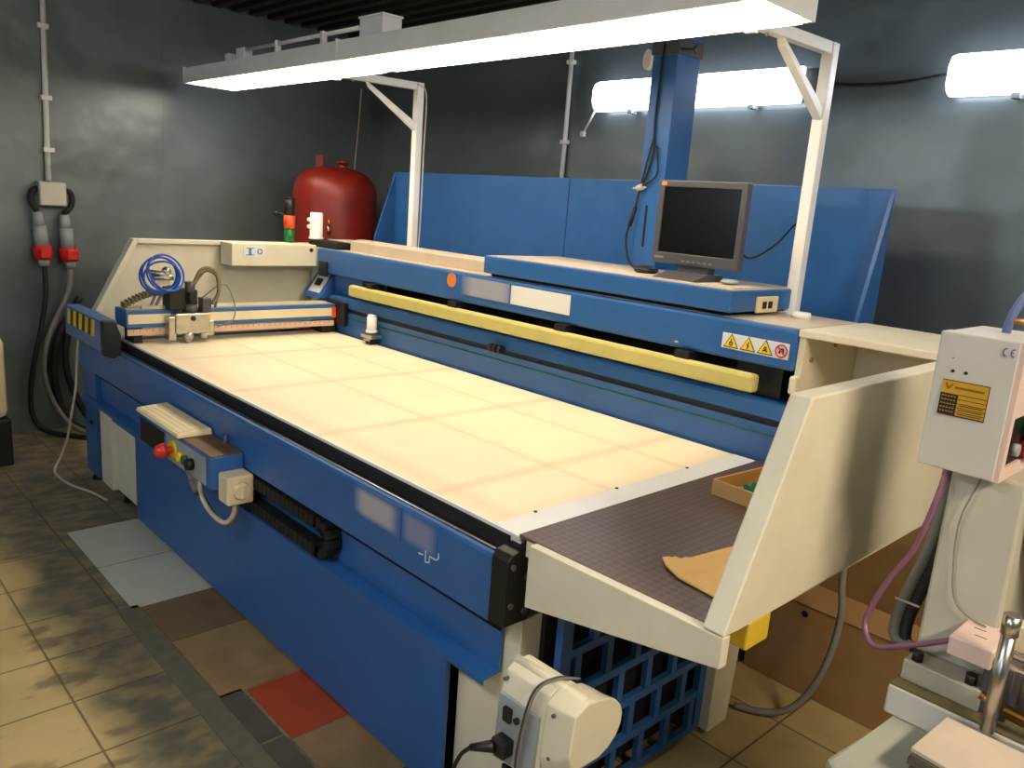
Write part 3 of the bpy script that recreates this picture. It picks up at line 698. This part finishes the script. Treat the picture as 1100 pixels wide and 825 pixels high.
obj('side_knob', B().cyl((CX1, 2.91, 2.315), (-2.06, 2.91, 2.305), .006).cyl((-2.072, 2.91, 2.305), (-2.055, 2.91, 2.305), .018), M['greygun'], co)
cbk = B()
cbk.tube([(-2.215,2.886,2.34),(-2.225,2.887,2.05),(-2.215,2.884,1.90),(-2.235,2.882,1.80),(-2.26,2.880,1.745),(-2.28,2.876,1.63),(-2.30,2.865,1.53),(-2.26,2.84,1.44),(-2.17,2.77,1.408),(-2.05,2.68,1.41)], .005)
cbk.tube([(-2.22,2.886,1.96),(-2.24,2.882,1.86),(-2.258,2.880,1.76)], .004).tube([(-2.20,2.886,1.92),(-2.18,2.883,1.82),(-2.20,2.881,1.78),(-2.255,2.880,1.75)], .004).cyl((-2.275,2.879,1.66),(-2.293,2.872,1.575),.009)
cbo = thing('cable_bundle', 'thin black cables tied together hanging down the blue column', 'cable', (-2.25, 2.86, 1.4))
obj('cables', cbk, M['rubber'], cbo)
obj('cable_tie', B().cyl((-2.275,2.880,1.74),(-2.248,2.880,1.75),.014).cyl((-2.30,2.880,1.74),(-2.23,2.880,1.747),.004), M['cwhite'], cbo)
tag(obj('monitor_cable', B().tube([(-1.6,2.63,1.55),(-1.56,2.67,1.50),(-1.54,2.80,1.55),(-1.55,2.95,1.63),(-1.565,3.076,1.668)], .0045).cyl((-1.565,3.06,1.668),(-1.565,3.079,1.668),.008), M['rubber']), 'thin black cable from the monitor to the blue rear guard', 'cable')
# blue guard behind the machine
rg = thing('rear_guard', 'wide blue sheet metal guard standing behind the cutting machine', 'guard', (-2.7, 3.0, 0))
obj('guard_panel', B().box(-4.415, -2.878, 3.08, 3.10, .03, 1.785, .003), M['blue'], rg)
obj('guard_panel', B().box(-2.872, -1.25, 3.08, 3.10, .03, 1.785, .003), M['blue'], rg)
obj('gusset', B().prism([(3.0795,1.785),(3.0795,.9),(2.935,.9),(2.937,1.37)], 'x', -4.42, -4.405), M['blue'], rg)
obj('gusset', B().prism([(3.0795,1.785),(3.0795,.9),(2.935,.9),(2.937,1.285)], 'x', -1.255, -1.24), M['blue'], rg)
obj('seam', B().box(-2.8779, -2.8721, 3.085, 3.095, .03, 1.78), M['dark'], rg)
for xq in (-4.0, -2.9, -1.6): obj('foot', B().box(xq-.05, xq+.05, 3.05, 3.13, 0, .03), M['black'], rg)
# cup, black box and signal tower on the left of the beam
cup = thing('white_canister', 'white plastic canister on the black box by the red tank', 'canister', (-4.28, 2.44, 1.348))
obj('body', B().lathe([(.0,1.349),(.036,1.349),(.040,1.353),(.038,1.365),(.037,1.495),(.034,1.503),(0,1.503)], -4.28, 2.44), M['white'], cup)
obj('foot_ring', B().torus((-4.28, 2.44, 1.356), (0, 0, 1), .038, .006), M['white'], cup)
obj('knob', B().sphere((-4.305, 2.405, 1.46), .012).sphere((-4.305, 2.405, 1.42), .012), M['white'], cup)
bx = thing('black_box', 'low black box with beige lid on the beam left end', 'box', (-4.2, 2.55, 1.3075))
obj('case', B().box(-4.345, -4.02, 2.425, 2.64, 1.3195, 1.348, .004).box(-4.34, -4.03, 2.43, 2.63, 1.308, 1.3195), M['black'], bx)
obj('lid', B().box(-4.25, -4.015, 2.50, 2.66, 1.348, 1.354, .002), M['beige'], bx)
tw = thing('signal_tower', 'small signal lamp stack of green, orange and black rings beside the canister', 'signal lamp', (-4.40, 2.33, 1.3))
obj('green_lens', B().cyl((-4.40, 2.33, 1.32), (-4.40, 2.33, 1.40), .03), M['green'], tw, 'green lens')
obj('orange_lens', B().cyl((-4.40, 2.33, 1.40), (-4.40, 2.33, 1.475), .033), M['orange'], tw, 'orange lens')
obj('black_cap', B().cyl((-4.40, 2.33, 1.475), (-4.40, 2.33, 1.57), .03).cyl((-4.40, 2.33, 1.57), (-4.40, 2.33, 1.578), .031), M['black'], tw, 'black cap')
obj('knob', B().cyl((-4.43, 2.32, 1.475), (-4.475, 2.29, 1.48), .009).sphere((-4.48, 2.288, 1.48), .014), M['black'], tw)
# ------------------------------------------------------------------ red pressure tank
tx, ty = -4.98, 2.98
tk_ = thing('pressure_tank', 'red domed pressure tank standing in the far left corner', 'tank', (tx, ty, 0))
obj('vessel', B().lathe([(0,.22),(.12,.225),(.22,.26),(.275,.34),(.285,.42),(.285,1.60),(.278,1.66),(.255,1.715),(.20,1.765),(.11,1.795),(0,1.80)], tx, ty, 48), M['red'], tk_)
obj('lifting_lug', B().hexa([(tx-.10,ty-.10,1.75),(tx-.05,ty-.07,1.75),(tx-.06,ty-.055,1.75),(tx-.11,ty-.085,1.75),(tx-.10,ty-.10,1.87),(tx-.05,ty-.07,1.87),(tx-.06,ty-.055,1.87),(tx-.11,ty-.085,1.87)], .004), M['red'], tk_)
obj('fitting', B().cyl((tx+.06, ty+.02, 1.78), (tx+.06, ty+.02, 1.82), .03).cyl((tx+.06, ty+.02, 1.82), (tx+.06, ty+.02, 1.84), .04), M['red'], tk_)
obj('drain_valve', B().cyl((tx+.225, ty-.17, 1.385), (tx+.26, ty-.2, 1.385), .012).cyl((tx+.255, ty-.196, 1.35), (tx+.255, ty-.196, 1.41), .011).cyl((tx+.255,ty-.196,1.41),(tx+.255,ty-.196,1.45),.006), M['brass'], tk_)
for a in (PI*.3, PI*.97, PI*1.63):
    obj('leg', B().hexa([(tx+.2*math.cos(a)-.03,ty+.2*math.sin(a)-.03,0),(tx+.2*math.cos(a)+.03,ty+.2*math.sin(a)-.03,0),(tx+.2*math.cos(a)+.03,ty+.2*math.sin(a)+.03,0),(tx+.2*math.cos(a)-.03,ty+.2*math.sin(a)+.03,0),
        (tx+.2*math.cos(a)-.03,ty+.2*math.sin(a)-.03,.32),(tx+.2*math.cos(a)+.03,ty+.2*math.sin(a)-.03,.32),(tx+.2*math.cos(a)+.03,ty+.2*math.sin(a)+.03,.32),(tx+.2*math.cos(a)-.03,ty+.2*math.sin(a)+.03,.32)]), M['red'], tk_)
tag(obj('wall_cable', B().tube([(-5.585, 3.55, 2.42), (-5.585, 3.53, 2.1), (-5.585, 3.51, 1.85), (-5.585, 3.5, 1.5)], .006), M['cwhite']), 'thin pale cable running down the wall corner above the red tank', 'cable')

# ------------------------------------------------------------------ lamp over the machine
def bracket(px, label):
    t = thing('lamp_bracket', label, 'bracket', (px, 2.83, 1.3075), 'white brackets carrying the long lamp')
    obj('post', B().box(px-.022, px+.022, 2.808, 2.852, 1.3085, 2.262, .004), M['white'], t)
    obj('foot_plate', B().box(px-.04, px+.04, 2.79, 2.855, 1.3076, 1.314), M['white'], t)
    obj('arm', B().hexa([(px-.018,2.312,2.212),(px+.018,2.312,2.212),(px+.018,2.807,2.222),(px-.018,2.807,2.222),(px-.018,2.312,2.25),(px+.018,2.312,2.25),(px+.018,2.807,2.262),(px-.018,2.807,2.262)], .003), M['white'], t)
    obj('arm_tab', B().box(px-.018, px+.018, 2.297, 2.32, 2.196, 2.2045), M['white'], t)
    obj('brace', B().hexa([(px-.016,2.50,2.19),(px+.016,2.50,2.19),(px+.016,2.807,2.00),(px-.016,2.807,2.00),(px-.016,2.485,2.216),(px+.016,2.485,2.216),(px+.016,2.807,2.045),(px-.016,2.807,2.045)], .003), M['white'], t)
    obj('bolt', B().cyl((px,2.40,2.205),(px,2.40,2.265),.006,n=8), M['steel'], t)
    return t
bracket(-1.447, 'white lamp post right of the monitor')
bL = bracket(-3.86, 'white lamp post in front of the blue guard, left of the monitor')
obj('cable', B().tube([(-3.832,2.80,2.25),(-3.832,2.862,2.2),(-3.835,2.864,1.9),(-3.835,2.864,1.5),(-3.84,2.86,1.32)], .004), M['cwhite'], bL)
def luminaire(x0, x1, z, label):
    t = thing('strip_light', label, 'lamp', ((x0+x1)/2, 2.15, z), 'strip lights end to end over the machine')
    y0, y1 = 2.0, 2.31
    obj('housing', B().prism([(y0,z+.0),(y0+.006,z+.085),(y0+.03,z+.092),(y1-.03,z+.092),(y1-.006,z+.085),(y1,z),(y1-.012,z),(y1-.02,z+.03),(y0+.02,z+.03),(y0+.012,z)], 'x', x0, x1), M['white'], t)
    obj('end_plate', B().box(x0-.004, x0-.0002, y0, y1, z, z+.092), M['white'], t)
    obj('end_plate', B().box(x1+.0002, x1+.004, y0, y1, z, z+.092), M['white'], t)
    obj('diffuser', B().prism([(y0+.035,z-.004),(y1-.013,z-.004),(y1-.022,z+.029),(y0+.03,z+.029)], 'x', x0+.05, x1-.03), M['glow'], t)
    return t
l1 = luminaire(-5.12, -3.372, 2.205, 'far strip light over the machine, left half of the long lamp')
l2 = luminaire(-3.362, -1.245, 2.205, 'near strip light over the machine, right half of the long lamp')
jb = thing('junction_box', 'small white junction box on top of the long lamp', 'junction box', (-3.2, 2.09, 2.297))
obj('box', B().box(-3.235, -3.055, 2.035, 2.135, 2.2975, 2.372, .004), M['white'], jb)
obj('lid', B().box(-3.24, -3.05, 2.03, 2.14, 2.372, 2.381, .003), M['white'], jb)
cd = thing('lamp_conduit', 'thin white conduit with clips along the top of the long lamp', 'conduit', (-3.9, 2.04, 2.297))
obj('pipe', B().cyl((-4.36, 2.042, 2.338), (-3.236, 2.042, 2.338), .010, n=12), M['white'], cd)
for xq in (-4.0, -3.55): obj('clip', B().box(xq-.012, xq+.012, 2.029, 2.055, 2.2975, 2.353, .002), M['white'], cd)
obj('gland', B().box(-4.46, -4.36, 2.03, 2.08, 2.2975, 2.352, .004), M['white'], cd)
obj('end_stop', B().box(-4.60, -4.545, 2.03, 2.07, 2.2975, 2.335, .004), M['white'], cd)
# ------------------------------------------------------------------ wall lamps
def wall_lamp(x0, x1, label):
    t = thing('wall_lamp', label, 'lamp', ((x0+x1)/2, YB-.05, 2.2), 'glowing strip lamps on the back wall')
    z0, z1 = 2.175, 2.345
    obj('base_tray', B().box(x0+.01, x1-.01, YB-.04, YB-.001, z0+.015, z1-.015, .006), M['pgrey'], t)
    sec = [(YB-.04, z0), (YB-.085, z0+.015), (YB-.105, z0+.05), (YB-.105, z1-.05), (YB-.085, z1-.015), (YB-.04, z1)]
    obj('cover', B().prism(sec, 'x', x0, x1, .012), M['glowcool'], t)
    for xq in (x0+.25, x1-.25): obj('latch', B().box(xq-.015, xq+.015, YB-.07, YB-.02, z0-.012, z0+.008), M['pgrey'], t)
    return t
w1 = wall_lamp(-3.17, -1.93, 'wall lamp behind the blue column, above the guard')
obj('open_latch', B().cyl((-3.17, YB-.06, 2.19), (-3.24, YB-.065, 2.07), .006).box(-3.26, -3.235, YB-.075, YB-.055, 2.045, 2.075), M['white'], w1)
wall_lamp(-1.30, -.06, 'wall lamp at the right picture edge, above the small press')
obj('gland_box', B().box(-1.93, -1.85, YB-.05, YB-.001, 2.19, 2.33, .004), M['rubber'], w1)
tag(obj('lamp_cable', B().tube([(-1.85,YB-.03,2.27),(-1.7,YB-.02,2.255),(-1.5,YB-.02,2.255),(-1.31,YB-.03,2.275)], .005), M['rubber']), 'thin dark cable joining the two wall lamps', 'cable')
# ------------------------------------------------------------------ conduits and sockets on the walls
c2 = thing('wall_conduit', 'white pipe running down the back wall behind the blue guard', 'conduit', (-3.44, YB-.02, 1.7))
obj('pipe', B().cyl((-3.43, YB-.018, ZC-.035), (-3.43, YB-.018, 1.5), .014, n=12), M['white'], c2)
for zq in (2.47, 2.02): obj('clip', B().box(-3.455, -3.405, YB-.036, YB-.001, zq-.012, zq+.012, .003), M['white'], c2)
wx = XL+.02
c1 = thing('wall_conduit', 'white pipe running down the left wall to the grey socket box', 'conduit', (wx, 1.36, 1.6))
obj('pipe', B().cyl((wx, 1.375, ZC-.035), (wx, 1.355, 1.57), .016, n=12), M['white'], c1)
for zq in (2.45, 2.05, 1.75): obj('clip', B().box(XL+.001, XL+.04, 1.335, 1.395, zq-.014, zq+.014, .003), M['white'], c1)
sb = thing('socket_box', 'pale grey socket box on the left wall below its conduit', 'socket box', (XL+.05, 1.36, 1.42))
obj('box', B().box(XL+.001, XL+.09, 1.285, 1.435, 1.42, 1.565, .006), M['pgrey'], sb)
obj('lid', B().box(XL+.09, XL+.098, 1.29, 1.43, 1.425, 1.56, .004), M['cabgrey'], sb)
obj('cable_loop', B().tube([(XL+.05,1.284,1.52),(XL+.06,1.255,1.50),(XL+.06,1.25,1.44),(XL+.07,1.275,1.385)], .017), M['rubber'], sb)
obj('cable_loop', B().tube([(XL+.05,1.436,1.52),(XL+.06,1.465,1.50),(XL+.06,1.465,1.43),(XL+.07,1.42,1.375)], .017), M['rubber'], sb)
def plug(y, dz, label, path, cm):
    t = thing('power_plug', label, 'plug', (XL+.07, y, 1.05), 'red industrial plugs hanging on the left wall')
    obj('coupling', B().cyl((XL+.07, y, 1.38+dz), (XL+.075, y+.005, 1.30+dz), .024, .034).cyl((XL+.075, y+.005, 1.30+dz), (XL+.08, y+.012, 1.18+dz), .036, .040), M['pgrey'], t)
    obj('collar', B().cyl((XL+.08, y+.012, 1.18+dz), (XL+.085, y+.018, 1.10+dz), .052, .050, n=24).box(XL+.115, XL+.15, y-.012, y+.048, 1.11+dz, 1.17+dz, .006), M['plugred'], t)
    obj('handle', B().cyl((XL+.085, y+.018, 1.10+dz), (XL+.085, y+.02, 1.06+dz), .034, .026), M['pgrey'], t)
    obj('cable', B().tube(path, .015), cm, t)
plug(1.275, 0., 'left red plug hanging from the socket box on a black cable', [(XL+.085,1.295,1.06),(XL+.08,1.295,.9),(XL+.075,1.27,.72),(XL+.07,1.22,.5),(XL+.06,1.19,.3),(XL+.07,1.19,.12),(XL+.14,1.25,.03),(XL+.4,1.45,.017)], M['rubber'])
plug(1.42, -.01, 'right red plug hanging from the socket box on a grey cable', [(XL+.085,1.44,1.05),(XL+.08,1.42,.9),(XL+.075,1.34,.72),(XL+.07,1.28,.55),(XL+.06,1.27,.35),(XL+.08,1.33,.15),(XL+.2,1.42,.03),(XL+.5,1.62,.017)], M['cgrey'])
wc = B()
wc.tube([(XL+.03,1.50,.86),(XL+.03,1.44,.7),(XL+.03,1.40,.45),(XL+.05,1.45,.2),(XL+.15,1.55,.03),(XL+.5,1.8,.02)], .02)
wc.tube([(XL+.03,1.47,.8),(XL+.03,1.37,.62),(XL+.03,1.33,.4),(XL+.04,1.36,.16),(XL+.1,1.42,.03),(XL+.35,1.6,.02)], .022)
tag(obj('cable_coil', wc, M['rubber']), 'thick black cables sagging down the left wall to the floor', 'cable')
tag(obj('white_cable', B().tube([(-4.48,1.19,.80),(-4.50,1.185,.68),(-4.53,1.18,.52),(-4.60,1.17,.35),(-4.68,1.165,.2),(-4.76,1.15,.08),(-4.74,1.11,.012),(-4.6,1.10,.009),(-4.45,1.12,.009),(-4.3,1.17,.009),(-4.15,1.2,.009)], .0065), M['cwhite']), 'thin white cable hanging from the gantry end down to the floor', 'cable')
bc = thing('beige_cabinet', 'beige rounded cabinet with black base at the left picture edge', 'cabinet', (-5.2, .72, 0))
obj('body', B().box(-5.35, -4.97, .55, .955, .27, .73, .04), M['ivory'], bc)
obj('base', B().box(-5.36, -4.96, .545, .962, .0, .27, .01), M['black'], bc)
# ------------------------------------------------------------------ small press on a bench, right
bn = thing('workbench', 'pale green topped bench carrying the small press at the right', 'bench', (-.1, 1.45, 0))
obj('bench_top', B().prism([(-.462,1.262),(-.435,1.50),(-.43,1.95),(.55,1.95),(.55,1.24),(-.44,1.24)], 'z', .70, .738, .01), M['benchtop'], bn)
for xq, yq in ((-.36, 1.33), (.47, 1.31), (-.36, 1.87), (.47, 1.87)): obj('leg', B().box(xq-.025, xq+.025, yq-.025, yq+.025, 0, .70, .003), M['pressgrey'], bn)
ps = thing('press_machine', 'grey green pneumatic press with control cabinet at the right picture edge', 'press', (-.3, 1.7, .738))
obj('base_block', B().box(-.455, .02, 1.482, 1.92, .7385, .797, .004), M['cabgrey'], ps)
obj('base_tray', B().box(-.452, .018, 1.485, 1.918, .7972, .801), M['olive'], ps)
obj('foot_plate', B().box(-.447, -.312, 1.515, 1.86, .8012, .842, .003), M['pressgrey'], ps)
for xq in (-.428, -.335): obj('bolt', B().cyl((xq, 1.53, .842), (xq, 1.53, .860), .011, n=6), M['black'], ps)
obj('column', B().hexa([(-.447,1.57,.842),(-.318,1.57,.842),(-.318,1.84,.842),(-.447,1.84,.842),(-.468,1.65,1.196),(-.34,1.65,1.196),(-.34,1.84,1.196),(-.468,1.84,1.196)], .006), M['pressgrey'], ps)
obj('column_arm', B().box(-.318, .0, 1.66, 1.84, 1.06, 1.16, .005), M['pressgrey'], ps)
cab = obj('control_cabinet', B().box(-.518, -.384, 1.60, 1.645, 1.197, 1.455, .003).box(-.516, -.386, 1.645, 1.83, 1.199, 1.453), M['cabgrey'], ps)
obj('side_rim', B().box(-.3859, -.376, 1.601, 1.83, 1.197, 1.222).box(-.3859, -.376, 1.601, 1.622, 1.222, 1.455).box(-.3859, -.376, 1.622, 1.83, 1.315, 1.455), M['pinkw'], cab)
obj('side_recess', B().box(-.3858, -.382, 1.622, 1.83, 1.222, 1.315), M['black'], cab)
obj('green_button', B().cyl((-.382, 1.72, 1.285), (-.366, 1.72, 1.285), .016), M['green'], cab)
obj('red_button', B().cyl((-.382, 1.735, 1.245), (-.362, 1.735, 1.245), .02), M['plugred'], cab)
obj('selector', B().cyl((-.382, 1.67, 1.25), (-.370, 1.67, 1.25), .012), M['pgrey'], cab)
obj('indicator_hole', B().cyl((-.4855, 1.60, 1.384), (-.4855, 1.5985, 1.384), .0032, n=12).cyl((-.463, 1.60, 1.384), (-.463, 1.5985, 1.384), .0032, n=12).box(-.490, -.487, 1.5992, 1.60, 1.4075, 1.409), M['rubber'], cab)
obj('rating_plate', B().box(-.4985, -.4185, 1.5985, 1.60, 1.302, 1.367), M['plate'], cab, 'yellow and black rating plate')
rp = B(); rp.box(-.4985, -.468, 1.5978, 1.5985, 1.302, 1.342)
for zq in (1.342, 1.334, 1.326, 1.318, 1.310): rp.box(-.468, -.4185, 1.5979, 1.5985, zq-.0007, zq+.0004)
rp.box(-.4985, -.4185, 1.5979, 1.5985, 1.301, 1.303).box(-.4985, -.4185, 1.5979, 1.5985, 1.366, 1.3675).box(-.4192, -.4182, 1.5979, 1.5985, 1.302, 1.367)
obj('plate_print', rp, M['plateline'], cab)
rf = B(); rf.box(-.476, -.426, 1.5979, 1.5985, 1.3525, 1.3565)
obj('plate_print', rf, M['plateprint'], cab)
rf = B(); stroke(rf, [(-.492,1.361),(-.487,1.35),(-.48,1.361)], .0016, 1.5978)
obj('plate_mark', rf, M['plateprint'], cab)
for zq in (1.3225, 1.3145, 1.3065): obj('plate_line', B().box(-.464, -.424, 1.5979, 1.5985, zq-.0012, zq+.0012), M['plateprint'], cab)
rw = B()
for r in range(5):
    for k in range(5): rw.box(-.4955+.0052*k, -.492+.0052*k, 1.5974, 1.5978, 1.3365-.0072*r, 1.338-.0072*r)
obj('plate_print', rw, M['plate'], cab)
ce = B()
for cxx in (-.405, -.3925): 
    k = 10
    for i in range(k):
        a0 = PI*.5+PI*i/k; a1 = PI*.5+PI*(i+1)/k
        def P2(r, a): return (cxx+r*math.cos(a), 1.4335+r*1.15*math.sin(a))
        ce.prism([P2(.0066,a0), P2(.0066,a1), P2(.0048,a1), P2(.0048,a0)], 'y', 1.5985, 1.5998)
ce.box(-.3985, -.3935, 1.5985, 1.5998, 1.4327, 1.4343)
obj('printed_mark', ce, M['cebl'], cab, 'blue CE mark')
obj('clamp_block', B().box(-.374, -.302, 1.49, 1.60, .898, .934, .003), M['pinkw'], ps, 'pale pink plastic block')
obj('clamp_slot', B().box(-.345, -.325, 1.53, 1.532, .9341, .9346).box(-.355, -.335, 1.56, 1.562, .9341, .9346), M['plateline'], ps)
obj('clamp_arm', B().box(-.36, -.05, 1.601, 1.64, .90, .95, .003), M['ivory'], ps)
obj('rod', B().cyl((-.30, 1.50, .916), (.05, 1.46, .916), .0065), M['chrome'], ps)
obj('rod', B().cyl((-.28, 1.53, .925), (.05, 1.51, .925), .006), M['chrome'], ps)
obj('upright', B().cyl((-.283, 1.47, .802), (-.283, 1.47, .985), .0115).cyl((-.283, 1.47, .985), (-.283, 1.47, 1.02), .014), M['steel'], ps)
obj('spring_guide', B().cyl((-.31, 1.50, .845), (-.285, 1.50, .84), .008).cyl((-.27, 1.50, .835), (.04, 1.49, .82), .012), M['brass'], ps)
obj('air_cylinder', B().cyl((-.22, 1.6, .802), (-.22, 1.6, .90), .03), M['black'], ps)
obj('support_block', B().box(-.318, -.27, 1.52, 1.60, .802, .898, .003), M['greygun'], ps)
obj('ground_wire', B().tube([(-.412,1.634,1.19),(-.428,1.615,1.103),(-.418,1.60,1.01),(-.40,1.585,.96),(-.37,1.58,.94),(-.34,1.575,.937)], .0018, n=6), M['cgrey'], ps)
tag(obj('purple_tube', B().tube([(-.467,1.62,1.20),(-.471,1.60,1.13),(-.489,1.59,1.03),(-.52,1.58,.955),(-.541,1.57,.885),(-.541,1.56,.85),(-.51,1.54,.828),(-.44,1.53,.868),(-.376,1.535,.908)], .0055), M['purple']), 'purple plastic tube curving from the cabinet to the pale clamp block', 'tube')
cf = thing('cable_conduit', 'grey ribbed cable conduits running down beside the press column', 'cable', (-.48, 1.66, .83))
for k, dx in enumerate((0., .021)):
    obj('conduit', B().tube([(-.478+dx,1.665,1.20),(-.474+dx,1.66,1.12),(-.482+dx,1.655,1.02),(-.50+dx,1.65,.93),(-.512+dx,1.645,.86),(-.505+dx,1.635,.818),(-.47+dx,1.63,.815)], .011, sub=14, rib=.12), M['cgrey' if k == 0 else 'rubber'], cf)
obj('cable_tie', B().box(-.52, -.472, 1.633, 1.636, .898, .902), M['cwhite'], cf)
tag(obj('air_hose', B().tube([(-.452,1.75,1.445),(-.45,1.75,1.47),(-.443,1.75,1.50),(-.43,1.755,1.53),(-.40,1.76,1.56),(-.35,1.77,1.57)], .008), M['palblue']), 'pale blue air hose rising behind the press cabinet', 'hose')
tag(obj('air_fitting', B().cyl((-.437,1.735,1.478),(-.37,1.72,1.484),.006).cyl((-.372,1.72,1.455),(-.372,1.72,1.49),.011), M['brass']), 'brass air fitting on top of the press cabinet', 'fitting')
names = ['topmost grey board sheet of the stack in front of the press', 'board sheet just under the topmost one in the stack by the press', 'middle board sheet of the stack in front of the press', 'board sheet just above the lowest one in the stack by the press', 'lowest board sheet of the stack resting on the bench']
z = .739
for i in range(5):
    th = .012; dx = (.0, .003, -.002, .004, .001)[i]; dy = (0, .002, .003, -.002, .001)[i]
    if i == 4: th = .008
    s_ = B().hexa([(-.353+dx,1.318+dy,z),(-.06+dx,1.285+dy,z),(-.05+dx,1.455+dy,z),(-.345+dx,1.462+dy,z),(-.353+dx,1.318+dy,z+th),(-.06+dx,1.285+dy,z+th),(-.05+dx,1.455+dy,z+th),(-.345+dx,1.462+dy,z+th)], .0015)
    tag(obj('board_sheet', s_, M['sheet'] if i == 4 else M['sheetdk']), names[4-i], 'board', 'board sheets stacked by the press')
    z += th+.0008

# ------------------------------------------------------------------ light
def area(name, loc, rot, sx, sy, power, rgb):
    l = bpy.data.lights.new(name, 'AREA'); l.shape = 'RECTANGLE'; l.size = sx; l.size_y = sy; l.energy = power; l.color = lin(rgb)
    o = bpy.data.objects.new(name, l); COL.objects.link(o); o.location = loc; o.rotation_euler = rot
    return o
# unseen lights added to brighten the fronts and right panel, plus a ceiling lamp
area('front_fill_light', (-3.7, -2.5, 2.25), (-PI/2, 0, 0), 1.3, .2, 95, (240, 246, 255))
area('front_fill_light', (.0, -2.5, 2.25), (-PI/2, 0, 0), 1.3, .2, 75, (242, 246, 255))
area('unseen_ceiling_light', (1.35, 1.1, 2.72), (0, .35, 0), .25, 1.3, 62, (255, 236, 210))  # added light, placed to brighten the side panel's outer face
area('unseen_ceiling_light', (-1.2, -.9, 2.72), (0, 0, .3), 1.3, .25, 28, (250, 246, 240))
w = bpy.data.worlds.new('world'); SC.world = w; w.use_nodes = True
w.node_tree.nodes['Background'].inputs[0].default_value = (.5, .55, .6, 1); w.node_tree.nodes['Background'].inputs[1].default_value = .02

# ------------------------------------------------------------------ camera
f = 856.5
pitch, roll, yaw = (math.radians(v) for v in (12.49, 4.305, 45.97))
up = Vector((0, -math.cos(pitch), -math.sin(pitch))); fw = Vector((0, -math.sin(pitch), math.cos(pitch))); rt = Vector((1, 0, 0))
Rz = Matrix(((math.cos(roll), -math.sin(roll), 0), (math.sin(roll), math.cos(roll), 0), (0, 0, 1)))
up, fw, rt = Rz @ up, Rz @ fw, Rz @ rt
ax = math.cos(yaw)*rt-math.sin(yaw)*fw; ay = math.sin(yaw)*rt+math.cos(yaw)*fw
Mw = Matrix((ax, ay, up))              # rows: world axes seen in the camera (x right, y down, z forward)
cam = bpy.data.cameras.new('camera'); cam.sensor_width = 36; cam.lens = f/1100*36; cam.clip_start = .05
co_ = bpy.data.objects.new('camera', cam); COL.objects.link(co_)
R = Matrix((Mw.col[0], -Mw.col[1], -Mw.col[2])).transposed()
co_.matrix_world = Matrix.Translation((0, 0, 1.62)) @ R.to_4x4()
SC.camera = co_
SC.view_settings.view_transform = 'Standard'; SC.view_settings.look = 'None'; SC.view_settings.gamma = 1
SC.view_settings.use_curve_mapping = False; SC.view_settings.exposure = .4
